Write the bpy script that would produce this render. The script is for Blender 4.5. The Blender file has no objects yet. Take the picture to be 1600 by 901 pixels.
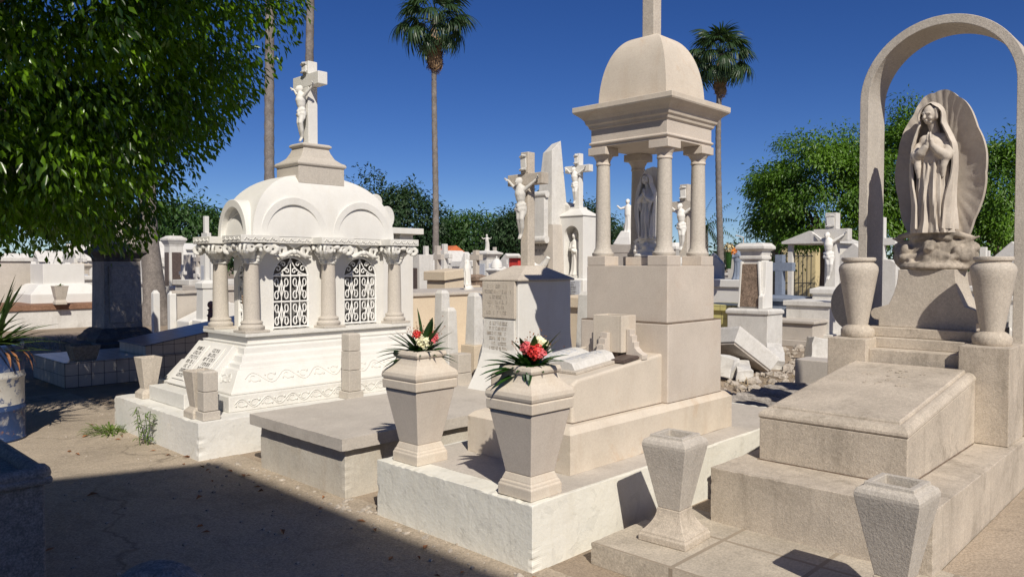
import bpy, bmesh, math, random
import numpy as np
from mathutils import Vector, Matrix
R=math.radians; PI=math.pi
S=bpy.context.scene; COL=S.collection
# ------------------------------------------------------------------ camera, sky, sun, exposure
HEAD=R(44); PITCH=math.atan(35.5/1190.)
cam=bpy.data.cameras.new('camera'); cam.sensor_width=36; cam.lens=36*1190/1600.; cam.clip_start=.05; cam.clip_end=3000
camo=bpy.data.objects.new('camera',cam); COL.objects.link(camo)
camo.location=(0,0,1.6); camo.rotation_euler=(R(90)-PITCH,0,HEAD-R(90)); S.camera=camo
SUN_EL=R(42); SHX,SHY=math.sin(R(32)),math.cos(R(32))      # ground direction the shadows fall in
W=bpy.data.worlds.new('World'); S.world=W; W.use_nodes=True
nt=W.node_tree; nt.nodes.clear()
sky=nt.nodes.new('ShaderNodeTexSky'); sky.sky_type='NISHITA'; sky.sun_disc=False
sky.sun_elevation=SUN_EL; sky.sun_rotation=math.atan2(-SHX,-SHY)
sky.altitude=2600; sky.air_density=1.0; sky.dust_density=0.0; sky.ozone_density=5.0
bg=nt.nodes.new('ShaderNodeBackground'); bg.inputs[1].default_value=.082
hs=nt.nodes.new('ShaderNodeHueSaturation'); hs.inputs['Saturation'].default_value=1.22; hs.inputs['Hue'].default_value=.516; hs.inputs['Value'].default_value=.83
ow=nt.nodes.new('ShaderNodeOutputWorld')
nt.links.new(sky.outputs[0],hs.inputs['Color']); nt.links.new(hs.outputs[0],bg.inputs[0]); nt.links.new(bg.outputs[0],ow.inputs[0])
sl=bpy.data.lights.new('sun','SUN'); sl.energy=4.6; sl.angle=R(.53); sl.color=(1,.93,.82)
so=bpy.data.objects.new('sun',sl); COL.objects.link(so)
dirv=Vector((SHX*math.cos(SUN_EL),SHY*math.cos(SUN_EL),-math.sin(SUN_EL)))
so.rotation_euler=dirv.to_track_quat('-Z','Y').to_euler(); so.location=(-5,-12,14)
S.view_settings.view_transform='Standard'; S.view_settings.look='None'
S.view_settings.exposure=.13; S.view_settings.gamma=1
S.cycles.max_bounces=6
# ------------------------------------------------------------------ helpers
FW=(math.cos(HEAD),math.sin(HEAD)); RT=(math.sin(HEAD),-math.cos(HEAD))
def at(px,d):                       # ground point d metres ahead of the camera, in column px of the photograph
    l=(px-800)/1190.*d
    return (FW[0]*d+RT[0]*l, FW[1]*d+RT[1]*l)
def hz(py,d): return 1.6+(415-py)/1190.*d      # height seen at row py, d metres ahead
class MB:
    def __init__(s): s.bm=bmesh.new()
    def poly(s,pts):
        return s.bm.faces.new([s.bm.verts.new(p) for p in pts])
    def mesh(s,vs,fs):
        v=[s.bm.verts.new(p) for p in vs]
        for f in fs:
            try: s.bm.faces.new([v[i] for i in f])
            except ValueError: pass
        return s
    def box(s,x0,x1,y0,y1,z0,z1):
        vs=[(x0,y0,z0),(x1,y0,z0),(x1,y1,z0),(x0,y1,z0),(x0,y0,z1),(x1,y0,z1),(x1,y1,z1),(x0,y1,z1)]
        return s.mesh(vs,[(0,3,2,1),(4,5,6,7),(0,1,5,4),(1,2,6,5),(2,3,7,6),(3,0,4,7)])
    def cbox(s,cx,cy,w,d,z0,z1): return s.box(cx-w/2,cx+w/2,cy-d/2,cy+d/2,z0,z1)
    def rings(s,rs,cap=True):       # list of closed loops of equal length
        n=len(rs[0]); vs=[p for r in rs for p in r]; fs=[]
        for k in range(len(rs)-1):
            for i in range(n):
                j=(i+1)%n; fs.append((k*n+i,k*n+j,(k+1)*n+j,(k+1)*n+i))
        if cap: fs.append(tuple(range(n))[::-1]); fs.append(tuple((len(rs)-1)*n+i for i in range(n)))
        return s.mesh(vs,fs)
    def sq(s,cx,cy,prof,cap=True):  # stack of rectangles: (half_x, half_y, z)
        return s.rings([[(cx-a,cy-b,z),(cx+a,cy-b,z),(cx+a,cy+b,z),(cx-a,cy+b,z)] for a,b,z in prof],cap)
    def sq1(s,cx,cy,prof,cap=True): return s.sq(cx,cy,[(a,a,z) for a,z in prof],cap)
    def lathe(s,cx,cy,prof,n=28,cap=True):
        return s.rings([[(cx+r*math.cos(2*PI*i/n),cy+r*math.sin(2*PI*i/n),z) for i in range(n)] for r,z in prof],cap)
    def prism(s,pts,axis,a,b):      # outline (u,z) extruded along axis: 'x' -> u is y ; 'y' -> u is x ; 'z' -> (x,y)
        if axis=='x': f=lambda u,z,t:(t,u,z)
        elif axis=='y': f=lambda u,z,t:(u,t,z)
        else: f=lambda u,z,t:(u,z,t)
        n=len(pts); vs=[f(u,z,a) for u,z in pts]+[f(u,z,b) for u,z in pts]
        fs=[tuple(range(n)),tuple(range(2*n-1,n-1,-1))]+[(i,n+i,n+(i+1)%n,(i+1)%n) for i in range(n)]
        return s.mesh(vs,fs)
    def tube(s,path,r,n=8,cap=True):  # r: number or list; path of 3D points
        path=[Vector(p) for p in path]; m=len(path)
        rr=r if isinstance(r,(list,tuple)) else [r]*m
        rs=[]; up=None
        for k in range(m):
            t=(path[min(k+1,m-1)]-path[max(k-1,0)]).normalized()
            if up is None:
                up=Vector((0,0,1)) if abs(t.z)<.9 else Vector((1,0,0))
            u=(up-t*up.dot(t)); 
            if u.length<1e-5: u=t.orthogonal()
            u.normalize(); v=t.cross(u); up=u
            rs.append([tuple(path[k]+(u*math.cos(2*PI*i/n)+v*math.sin(2*PI*i/n))*rr[k]) for i in range(n)])
        return s.rings(rs,cap)
    def caps(s,chain,n=12):         # rounded chain of (x,y,z,r)
        for k,c in enumerate(chain):
            s.ball(c[:3],c[3],n)
        s.tube([c[:3] for c in chain],[c[3] for c in chain],n); return s
    def ball(s,c,r,n=12,m=None):
        rx,ry,rz=(r,r,r) if not isinstance(r,(tuple,list)) else r
        mat=Matrix.Translation(c)@(m or Matrix())@Matrix.Diagonal((rx,ry,rz,1))
        bmesh.ops.create_uvsphere(s.bm,u_segments=n,v_segments=max(6,n*2//3),radius=1,matrix=mat); return s
    def xf(s,m): bmesh.ops.transform(s.bm,matrix=m,verts=s.bm.verts); return s
    def jitter(s,a,seed=1,sc=3.):
        from mathutils import noise
        for v in s.bm.verts:
            v.co+=noise.noise_vector(v.co*sc+Vector((seed,seed*2,0)))*a
        return s
    def rough(s,cuts=10,a=.006,seed=1,sc=9.):
        from mathutils import noise
        bmesh.ops.subdivide_edges(s.bm,edges=list(s.bm.edges),cuts=cuts,use_grid_fill=True)
        bmesh.ops.recalc_face_normals(s.bm,faces=s.bm.faces); s.bm.normal_update()
        for v in s.bm.verts:
            ns=[f.normal for f in v.link_faces]; sharp=any(ns[0].dot(n)<.5 for n in ns[1:])
            k=noise.noise(v.co*sc+Vector((seed,seed*3.1,0))); k2=noise.noise(v.co*sc*3+Vector((seed*2,0,seed)))
            d=v.normal*(k*.25+k2*.04)*a
            if sharp: d-=v.normal*max(0,k*.8+k2)*a*2.2
            v.co+=d
        return s
    def build(s,name,mat,parent=None,org=(0,0,0),bevel=0,smooth=False,seg=2,remesh=0,sm=4):
        me=bpy.data.meshes.new(name)
        bmesh.ops.translate(s.bm,vec=(-org[0],-org[1],-org[2]),verts=s.bm.verts)
        bmesh.ops.recalc_face_normals(s.bm,faces=s.bm.faces)
        if smooth:
            for f in s.bm.faces: f.smooth=True
        s.bm.to_mesh(me); s.bm.free()
        return mkobj(name,me,mat,parent,org,bevel,smooth,seg,remesh,sm)
def mkobj(name,me,mat,parent=None,org=(0,0,0),bevel=0,smooth=False,seg=2,remesh=0,sm=4):
    o=bpy.data.objects.new(name,me); COL.objects.link(o)
    me.materials.append(mat)
    if parent: o.parent=parent
    else: o.location=org
    if remesh:
        m=o.modifiers.new('remesh','REMESH'); m.mode='VOXEL'; m.voxel_size=remesh; m.use_smooth_shade=True
        if sm:
            m=o.modifiers.new('smooth','SMOOTH'); m.iterations=sm; m.factor=.5
        dg=bpy.context.evaluated_depsgraph_get(); nm=bpy.data.meshes.new_from_object(o.evaluated_get(dg))
        o.modifiers.clear(); o.data=nm
        if not nm.materials: nm.materials.append(mat)
        for p in nm.polygons: p.use_smooth=True
    if bevel:
        m=o.modifiers.new('bevel','BEVEL'); m.width=bevel; m.segments=seg; m.limit_method='ANGLE'; m.angle_limit=R(28)
        m.harden_normals=False
    if smooth and not remesh:
        try: me.set_sharp_from_angle(angle=R(42))
        except Exception: pass
    return o
def tag(o,label=None,cat=None,group=None,kind=None):
    if label: o['label']=label
    if cat: o['category']=cat
    if group: o['group']=group
    if kind: o['kind']=kind
    return o
class T:                             # a thing: an Empty at its base that parents its parts
    def __init__(s,name,label,cat,loc=(0,0,0),group=None,rz=0):
        s.e=bpy.data.objects.new(name,None); COL.objects.link(s.e); s.e.empty_display_size=.1
        s.loc=tuple(loc); s.e.location=loc; s.e.rotation_euler=(0,0,rz); tag(s.e,label,cat,group)
    def part(s,name,mb,mat,parent=None,local=False,**k):   # world coordinates unless local
        return mb.build(name,mat,parent or s.e,(0,0,0) if local else s.loc,**k)
def single(name,mb,mat,label,cat,org,group=None,**k):
    return tag(mb.build(name,mat,None,org,**k),label,cat,group)
def dup(root,loc,rz=None,label=None,group=None,scale=None):
    r=root.copy(); COL.objects.link(r); r.location=loc
    if rz is not None: r.rotation_euler=(0,0,rz)
    if scale: r.scale=(scale,)*3
    if label: r['label']=label
    if group: r['group']=group
    for ch in list(root.children):
        c=ch.copy(); COL.objects.link(c); c.parent=r
        for g in ch.children:
            d=g.copy(); COL.objects.link(d); d.parent=c
    return r
# ------------------------------------------------------------------ materials
def mat(name):
    m=bpy.data.materials.new(name); m.use_nodes=True; t=m.node_tree
    return m,t,t.nodes['Principled BSDF']
def N(t,ty,**k):
    n=t.nodes.new(ty)
    for a,b in k.items(): setattr(n,a,b)
    return n
def noise(t,co,scale,detail=5,rough=.6,stretch=None,dist=0):
    if stretch:
        mp=N(t,'ShaderNodeMapping'); mp.inputs['Scale'].default_value=stretch; t.links.new(co,mp.inputs[0]); co=mp.outputs[0]
    n=N(t,'ShaderNodeTexNoise'); n.inputs['Scale'].default_value=scale; n.inputs['Detail'].default_value=detail
    n.inputs['Roughness'].default_value=rough; n.inputs['Distortion'].default_value=dist; t.links.new(co,n.inputs['Vector']); return n.outputs['Fac']
def ramp(t,f,stops):
    r=N(t,'ShaderNodeValToRGB'); e=r.color_ramp.elements
    while len(e)<len(stops): e.new(.5)
    for k,(p,c) in enumerate(stops):
        e[k].position=p; e[k].color=(c,c,c,1) if not isinstance(c,tuple) else (*c,1)
    t.links.new(f,r.inputs[0]); return r.outputs[0]
def mix(t,f,a,b,mode='MIX'):
    n=N(t,'ShaderNodeMix',data_type='RGBA',blend_type=mode)
    for s,v in ((n.inputs['Factor'],f),(n.inputs['A'],a),(n.inputs['B'],b)):
        if hasattr(v,'is_linked'): t.links.new(v,s)
        elif isinstance(v,tuple): s.default_value=(*v,1)
        else: s.default_value=v
    return n.outputs['Result']
def coord(t,w=False):
    if w: return N(t,'ShaderNodeNewGeometry').outputs['Position']
    return N(t,'ShaderNodeTexCoord').outputs['Object']
def bumpn(t,h,st,dist=.01,prev=None):
    b=N(t,'ShaderNodeBump'); b.inputs['Strength'].default_value=st; b.inputs['Distance'].default_value=dist
    t.links.new(h,b.inputs['Height'])
    if prev: t.links.new(prev,b.inputs['Normal'])
    return b.outputs[0]
def mul(c,k): return tuple(min(1,x*k) for x in c)
def stone(name,col,var=.16,grain=.18,gs=140,stain=.35,stc=None,bump=.35,rough=.88,streak=.4,peel=0,big=3.,edge=0):
    m,t,p=mat(name); co=coord(t)
    a=noise(t,co,big,6,.65); c=mix(t,ramp(t,a,[(.3,0.),(.72,1.)]),mul(col,1-var),mul(col,1+var*.6))
    g=noise(t,co,gs,2,.7); c=mix(t,grain,c,ramp(t,g,[(.33,.12),(.5,.5),(.68,.95)]),'OVERLAY')
    g2=noise(t,co,gs*.33,3,.6); c=mix(t,grain*.7,c,ramp(t,g2,[(.36,.2),(.62,.8)]),'OVERLAY')
    sc=stc or mul(col,.35)
    if streak:
        st=noise(t,co,5,5,.7,(1,1,.14)); f=ramp(t,st,[(.52,0.),(.78,streak)]); c=mix(t,f,c,sc)
    if stain:
        st=noise(t,co,2.1,8,.72,None,.6); f=ramp(t,st,[(.56,0.),(.75,stain)]); c=mix(t,f,c,sc)
    if edge:
        gp=noise(t,co,1.7,9,.78,None,1.2); c=mix(t,ramp(t,gp,[(.585,0.),(.64,edge*.55)]),c,mul(sc,1.25))
        gl=noise(t,co,12,7,.8,None,.4); c=mix(t,ramp(t,gl,[(.66,0.),(.72,edge*.8)]),c,mul(sc,.8))
    h=noise(t,co,gs*.5,4,.7); nb=bumpn(t,h,bump,.006)
    if peel:
        pn=noise(t,co,9,6,.62,None,.8); pf=ramp(t,pn,[(.595,0.),(.61,peel)]); c=mix(t,pf,c,mul(col,.62))
        nb=bumpn(t,ramp(t,pn,[(.585,1.),(.62,0.)]),.2,.004,nb)
        nb=bumpn(t,noise(t,co,22,5,.65),.22,.015,nb)
    t.links.new(c,p.inputs['Base Color']); t.links.new(nb,p.inputs['Normal'])
    p.inputs['Roughness'].default_value=rough; p.inputs['Specular IOR Level'].default_value=.25
    return m
def plain(name,col,rough=.6,var=.15,sc=12,metal=0,bump=0):
    m,t,p=mat(name); co=coord(t)
    c=mix(t,ramp(t,noise(t,co,sc,5),[(.3,0.),(.7,1.)]),mul(col,1-var),mul(col,1+var))
    t.links.new(c,p.inputs['Base Color']); p.inputs['Roughness'].default_value=rough; p.inputs['Metallic'].default_value=metal
    if bump: t.links.new(bumpn(t,noise(t,co,sc*3,5),bump,.01),p.inputs['Normal'])
    return m
def leafmat(name,col,col2,tr=.35,rough=.45,sc=6):
    m,t,p=mat(name); co=coord(t)
    c=mix(t,ramp(t,noise(t,co,sc,3),[(.35,0.),(.65,1.)]),col,col2)
    t.links.new(c,p.inputs['Base Color']); p.inputs['Roughness'].default_value=rough; p.inputs['Specular IOR Level'].default_value=.35
    tl=N(t,'ShaderNodeBsdfTranslucent'); ct=mix(t,.6,c,mul((col2[0]*1.5,col2[1]*1.7,col2[2]*.5),1.4)); t.links.new(ct,tl.inputs[0])
    ms=N(t,'ShaderNodeMixShader'); ms.inputs[0].default_value=tr
    t.links.new(p.outputs[0],ms.inputs[1]); t.links.new(tl.outputs[0],ms.inputs[2])
    t.links.new(ms.outputs[0],t.nodes['Material Output'].inputs[0]); return m
M={}
M['cantera']=stone('cantera_beige',(.60,.53,.44),.12,.10,230,.22,streak=.30,stc=(.40,.27,.16),bump=.25,edge=.5)
M['cantera2']=stone('cantera_pinkish',(.565,.50,.43),.10,.11,260,.16,streak=.2,stc=(.38,.28,.20),bump=.25,edge=.4)
M['greycant']=stone('cantera_grey',(.51,.455,.385),.14,.18,170,.25,streak=.3,stc=(.20,.165,.13),bump=.45,edge=.4)
M['greycant2']=stone('cantera_grey_speckled',(.50,.455,.395),.12,.19,170,.2,streak=.24,stc=(.19,.16,.13),bump=.5,edge=.3)
M['tombgrey']=stone('tomb_stone_weathered',(.50,.435,.355),.18,.2,150,.45,streak=.5,stc=(.15,.125,.095),bump=.5,edge=.6)
M['white']=stone('white_paint',(.69,.675,.635),.06,.05,90,.14,streak=.2,stc=(.5,.44,.34),bump=.25,rough=.7,edge=.25)
M['whitecarv']=stone('white_carved_plaster',(.67,.655,.61),.08,.08,60,.22,streak=.22,stc=(.42,.37,.3),bump=.5,rough=.75)
M['whitepeel']=stone('white_wash_peeling',(.72,.70,.625),.06,.06,60,.22,streak=.3,stc=(.48,.43,.33),bump=.35,peel=.22,edge=.22)
M['whiterough']=stone('white_wash_rough',(.70,.685,.64),.08,.06,60,.22,streak=.28,stc=(.46,.4,.3),bump=.5,peel=.2,edge=.4)
M['dirtywhite']=stone('dirty_white',(.62,.6,.56),.12,.12,70,.35,streak=.35,stc=(.25,.22,.18),bump=.4)
M['slab']=stone('concrete_slab',(.50,.455,.40),.12,.1,120,.3,streak=.1,stc=(.24,.2,.16),bump=.35)
M['slabside']=stone('concrete_side',(.53,.49,.42),.12,.1,90,.3,streak=.45,stc=(.34,.24,.13),bump=.4)
M['beigewall']=stone('beige_plaster',(.62,.52,.39),.07,.1,90,.16,streak=.2,stc=(.4,.3,.2),bump=.25)
M['colstone']=stone('column_stone',(.50,.455,.395),.06,.16,210,.06,streak=.05,bump=.35)
M['statue']=stone('statue_stone',(.56,.50,.43),.16,.06,60,.35,streak=.4,stc=(.22,.18,.13),bump=.25,big=6,edge=.5)
M['statuedirty']=stone('statue_base_stone',(.40,.345,.28),.45,.15,40,.95,streak=.9,stc=(.05,.04,.034),bump=.6,big=11,edge=1.)
M['statwhite']=stone('statue_white',(.73,.71,.665),.06,.05,60,.1,streak=.12,stc=(.42,.37,.3),bump=.2)
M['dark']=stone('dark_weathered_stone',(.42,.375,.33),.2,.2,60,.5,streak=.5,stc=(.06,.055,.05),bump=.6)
M['darktop']=stone('black_crusted_stone',(.13,.115,.10),.4,.25,40,.5,stc=(.03,.03,.03),bump=.8)
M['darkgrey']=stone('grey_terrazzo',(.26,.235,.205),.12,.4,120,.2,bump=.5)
M['bluegrey']=stone('blue_grey_shade_and_tint',(.20,.235,.30),.1,.1,60,.3,streak=.3,bump=.3)  # cross tomb's tree shade put into the colour; also tints the veiled figure
M['brownrough']=stone('brown_rough_slab',(.26,.19,.14),.3,.5,45,.6,stc=(.08,.05,.035),bump=1.,big=8)
M['rubble']=stone('rubble',(.42,.37,.31),.25,.3,50,.5,stc=(.16,.12,.08),bump=.8)
M['mortar']=plain('dirty_mortar',(.17,.125,.09),.95,.4,30)
M['inscr']=plain('dark_lettering',(.07,.065,.06),.7)
M['inscrlight']=plain('carved_lettering',(.36,.32,.27),.8)
M['plaque']=stone('grey_marble_plaque',(.46,.48,.52),.08,.1,40,.1,streak=0,bump=.1,rough=.4)
M['iron']=plain('white_iron',(.78,.77,.74),.5,.1,20)
M['black']=plain('black_iron',(.02,.02,.02),.5)
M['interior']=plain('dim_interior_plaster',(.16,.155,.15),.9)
M['red']=plain('red_petal',(.62,.035,.03),.55,.35,60)
M['pink']=plain('pink_petal',(.75,.14,.15),.55,.3,60)
M['cream']=plain('cream_petal',(.8,.76,.5),.6,.15,40)
M['orange']=plain('orange_petal',(.8,.25,.03),.6,.35,30)
M['terracotta']=plain('terracotta_tile',(.60,.16,.055),.8,.25,20,bump=.4)
M['terrapink']=stone('pink_terracotta',(.5,.24,.18),.15,.2,60,.3,stc=(.3,.2,.16),bump=.4)
M['brick']=stone('red_brick_wall',(.36,.17,.11),.25,.4,30,.4,bump=.6)
M['brownsoil']=stone('brown_edge',(.25,.14,.09),.2,.3,40,.3,bump=.5)
M['slate']=plain('dark_slate',(.09,.065,.055),.5,.3,20)
M['yellow']=plain('yellow_wall',(.60,.49,.27),.8,.08)
M['yellowtile']=None
M['bluecloth']=plain('blue_fabric',(.05,.12,.4),.7,.3,10)
M['redcloth']=plain('red_fabric',(.5,.04,.03),.7,.3,10)
M['lime']=plain('lime_fabric',(.45,.7,.12),.6,.15)
M['skin']=plain('skin',(.3,.17,.11),.6)
M['cobble']=stone('wavy_weathered_slab',(.33,.3,.27),.2,.3,60,.5,stc=(.06,.055,.05),bump=.6)
M['bark']=stone('palm_bark',(.21,.185,.165),.35,.3,40,.4,stc=(.06,.045,.035),bump=.9,streak=0)
M['treebark']=stone('tree_bark',(.14,.11,.09),.3,.3,40,.4,bump=.9)
M['leaf']=leafmat('ficus_leaf',(.006,.021,.004),(.14,.27,.010),.24,.28,1.3)  # near-black and lime patches put shaded and sunlit foliage into the leaf colour
M['leaf2']=leafmat('tree_leaf_mid',(.022,.055,.014),(.05,.11,.02),.22,.5,.35)
M['leaf3']=leafmat('tree_leaf_dark',(.016,.038,.014),(.032,.066,.02),.2,.55,.3)
M['leaf4']=leafmat('tree_leaf_bright',(.035,.085,.010),(.11,.21,.018),.22,.42,.6)
M['palmleaf']=leafmat('palm_leaf',(.022,.05,.018),(.05,.085,.03),.2,.4,2)
M['palmdead']=plain('dead_frond',(.30,.19,.10),.85,.35,6)
M['yucca']=leafmat('yucca_blade',(.03,.065,.018),(.075,.12,.03),.15,.4,4)
M['bouq']=leafmat('bouquet_leaf',(.012,.045,.010),(.035,.095,.015),.15,.35,14)
M['weed']=leafmat('weed_leaf',(.07,.14,.025),(.16,.22,.05),.3,.5,10)
M['dry']=plain('dry_leaf',(.28,.12,.05),.8,.4,14)
M['drygrass']=plain('dry_straw',(.36,.28,.17),.9,.3,20)
def tilemat(name,col,line,sx,dirt=0):
    m,t,p=mat(name); g=N(t,'ShaderNodeNewGeometry'); sp=N(t,'ShaderNodeSeparateXYZ'); t.links.new(coord(t),sp.inputs[0])
    def grid(o):
        a=N(t,'ShaderNodeMath',operation='MULTIPLY'); a.inputs[1].default_value=1/sx; t.links.new(o,a.inputs[0])
        b=N(t,'ShaderNodeMath',operation='FRACT'); t.links.new(a.outputs[0],b.inputs[0])
        c=N(t,'ShaderNodeMath',operation='LESS_THAN'); c.inputs[1].default_value=.045; t.links.new(b.outputs[0],c.inputs[0]); return c.outputs[0]
    ns=N(t,'ShaderNodeSeparateXYZ'); t.links.new(g.outputs['Normal'],ns.inputs[0])
    def use(gr,comp):     # hide the line family that lies in the face
        a=N(t,'ShaderNodeMath',operation='ABSOLUTE'); t.links.new(comp,a.inputs[0])
        l=N(t,'ShaderNodeMath',operation='LESS_THAN'); l.inputs[1].default_value=.7; t.links.new(a.outputs[0],l.inputs[0])
        q=N(t,'ShaderNodeMath',operation='MULTIPLY'); t.links.new(gr,q.inputs[0]); t.links.new(l.outputs[0],q.inputs[1]); return q.outputs[0]
    f=None
    for i in range(3):
        q=use(grid(sp.outputs[i]),ns.outputs[i])
        if f is None: f=q
        else:
            mx=N(t,'ShaderNodeMath',operation='MAXIMUM'); t.links.new(f,mx.inputs[0]); t.links.new(q,mx.inputs[1]); f=mx.outputs[0]
    c=mix(t,ramp(t,noise(t,coord(t),4,5),[(.3,0.),(.7,1.)]),mul(col,.85),mul(col,1.1))
    c=mix(t,ramp(t,noise(t,coord(t),2.3,7,.7,(1,1,.3)),[(.6,0.),(.75,.6)]),c,mul(col,.3))
    if dirt:
        c=mix(t,ramp(t,noise(t,coord(t),1.4,9,.75,None,.8),[(.42,0.),(.7,.7)]),c,mul(col,.5)); c=mix(t,.25,c,ramp(t,noise(t,coord(t),90,3,.7),[(.33,.1),(.66,.9)]),'OVERLAY')
        t.links.new(bumpn(t,noise(t,coord(t),40,5,.7),.4,.01),p.inputs['Normal'])
    c=mix(t,f,c,line); t.links.new(c,p.inputs['Base Color']); p.inputs['Roughness'].default_value=.85 if dirt else .3
    return m
M['tile']=tilemat('pale_blue_tile',(.50,.47,.44),(.05,.05,.06),.158)
M['tiletop']=tilemat('dark_blue_tile',(.15,.17,.24),(.03,.03,.05),.158)
M['yellowtile']=tilemat('yellow_tile',(.55,.5,.2),(.2,.17,.08),.22)
def groundmat(name,col,crack=.6,scale=1.):
    m,t,p=mat(name); co=coord(t,True)
    c=mix(t,ramp(t,noise(t,co,.7*scale,7,.65),[(.3,0.),(.7,1.)]),mul(col,.78),mul(col,1.12))
    c=mix(t,ramp(t,noise(t,co,2.6*scale,8,.72,None,.8),[(.52,0.),(.72,.6)]),c,mul(col,.52))
    c=mix(t,.3,c,ramp(t,noise(t,co,70,3,.7),[(.33,.15),(.66,.9)]),'OVERLAY')
    c=mix(t,.22,c,ramp(t,noise(t,co,240,2,.7),[(.33,.1),(.66,.95)]),'OVERLAY')
    h=noise(t,co,35,6,.7); nb=bumpn(t,h,.5,.012); nb=bumpn(t,noise(t,co,5,5,.6),.4,.05,nb)
    if crack:
        wp=N(t,'ShaderNodeVectorMath',operation='ADD'); nn=N(t,'ShaderNodeTexNoise'); nn.inputs['Scale'].default_value=2.5; nn.inputs['Detail'].default_value=6
        t.links.new(co,nn.inputs['Vector']); scl=N(t,'ShaderNodeVectorMath',operation='SCALE'); scl.inputs['Scale'].default_value=.55
        t.links.new(nn.outputs['Color'],scl.inputs[0]); t.links.new(co,wp.inputs[0]); t.links.new(scl.outputs[0],wp.inputs[1])
        v=N(t,'ShaderNodeTexVoronoi',feature='DISTANCE_TO_EDGE'); v.inputs['Scale'].default_value=.42; t.links.new(wp.outputs[0],v.inputs['Vector'])
        msk=ramp(t,noise(t,co,.8,3),[(.40,0.),(.52,1.)])
        f=mix(t,1.,ramp(t,v.outputs['Distance'],[(.0,crack),(.010,0.)]),msk,'MULTIPLY')
        c=mix(t,f,c,mul(col,.25))
    t.links.new(c,p.inputs['Base Color']); t.links.new(nb,p.inputs['Normal']); p.inputs['Roughness'].default_value=.92; p.inputs['Specular IOR Level'].default_value=.2
    return m
M['path']=groundmat('tan_concrete_path',(.39,.325,.25),.5)
M['path2']=groundmat('tan_concrete_walk',(.40,.325,.245),.3)
M['soil']=groundmat('dusty_soil',(.30,.24,.18),0,1.5)
M['paver']=tilemat('paved_slab',(.49,.43,.345),(.30,.25,.19),.52,1)
def drum():
    m,t,p=mat('rusty_painted_drum'); co=coord(t); sp=N(t,'ShaderNodeSeparateXYZ'); t.links.new(co,sp.inputs[0])
    r=N(t,'ShaderNodeValToRGB'); r.color_ramp.interpolation='CONSTANT'; e=r.color_ramp.elements
    e[0].position=0; e[0].color=(.014,.038,.115,1); e[1].position=.33; e[1].color=(.42,.40,.36,1); n=e.new(.635); n.color=(.014,.038,.12,1)
    t.links.new(sp.outputs[2],r.inputs[0])
    c=mix(t,ramp(t,noise(t,co,7,8,.7,None,.7),[(.56,0.),(.63,.8)]),r.outputs[0],(.30,.30,.30))
    c=mix(t,ramp(t,noise(t,co,16,6,.7),[(.55,0.),(.61,.9)]),c,(.03,.055,.14))
    c=mix(t,ramp(t,noise(t,co,9,7,.75,None,1.),[(.6,0.),(.66,.9)]),c,(.17,.075,.035))
    t.links.new(c,p.inputs['Base Color']); p.inputs['Roughness'].default_value=.6
    t.links.new(bumpn(t,noise(t,co,5,5),.4,.03),p.inputs['Normal']); return m
M['drum']=drum()
rnd=random.Random(7)
# ------------------------------------------------------------------ ground
g=MB(); g.poly([(-600,-600,0),(900,-600,0),(900,900,0),(-600,900,0)])
tag(g.build('ground',M['soil']),kind='structure')
g=MB(); g.poly([(-6,-12,.004),(3.0,-12,.004),(3.0,10.7,.004),(-6,10.7,.004)])
tag(g.build('path',M['path']),kind='structure')
g=MB(); g.box(3.95,30,-2.6,1.043,-.05,.116)
tag(g.build('pavement',M['path2']),kind='structure')
# ------------------------------------------------------------------ chapel behind the viewpoint (its shadow lies over the path)
def chapel():
    h=9.; L=h/math.tan(SUN_EL); qx,qy=2.765-L*SHX,6.0-L*SHY
    t=T('chapel','tall plain gabled chapel behind the viewpoint that shades the path','building',(-4.6,-6.5,0))
    x0,x1=qx-6.7,qx-.25; rx=(qx-6.95+qx)/2
    def top(x): return h-.12+.33*(min(x-(qx-6.95),qx-x))
    m=MB(); m.prism([(x0,0),(x1,0),(x1,top(x1)),(rx,top(rx)),(x0,top(x0))],'y',qy-.3,qy-9); t.part('wall',m,M['beigewall'])
    m=MB(); m.prism([(qx,h-.12),(qx,h),(rx,h+.33*3.475),(qx-6.95,h),(qx-6.95,h-.12),(rx,h+.33*3.475-.12)],'y',qy,qy-9.3); t.part('roof',m,M['terracotta'])
    m=MB(); m.box(rx-.9,rx+.9,qy-.29,qy-.24,0,2.8); t.part('door',m,M['slate'])
chapel()
def glyphs(mb,fn,u0,u1,v0,v1,rows,h=.6,seed=1,dens=.8,th=.002,center=True):
    """rows of illegible worn lettering: small raised strokes on a face; fn(u,v,w)->xyz"""
    r=random.Random(seed); dv=(v1-v0)/rows
    for k in range(rows):
        v=v1-dv*(k+.5)
        wd=(u1-u0)*r.uniform(.55,1.)*.95; c=(u0+u1)/2 if center else u0+wd/2
        u=c-wd/2
        while u<c+wd/2:
            w=dv*r.uniform(.28,.5)*h
            if r.random()<dens:
                hh=dv*h/2; s=w*.28
                segs=[[(u,-1,u+s,1)],[(u,-1,u+s,1),(u+w-s,-1,u+w,1)],[(u,-1,u+s,1),(u,.6,u+w,1)],[(u,-1,u+s,1),(u,-1,u+w,-.6)],[(u,.6,u+w,1),(u+w/2-s/2,-1,u+w/2+s/2,.6)],[(u,-1,u+s,1),(u,.6,u+w,1),(u,-1,u+w,-.6)]][r.randrange(6)]
                for a,b,c2,d in segs:
                    p=[(a,v+b*hh),(c2,v+b*hh),(c2,v+d*hh),(a,v+d*hh)]
                    vs=[fn(x,y,0) for x,y in p]+[fn(x,y,th) for x,y in p]
                    mb.mesh(vs,[(4,5,6,7),(0,1,5,4),(1,2,6,5),(2,3,7,6),(3,0,4,7)])
            u+=w*1.35 if r.random()>.13 else w*2.1
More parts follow.
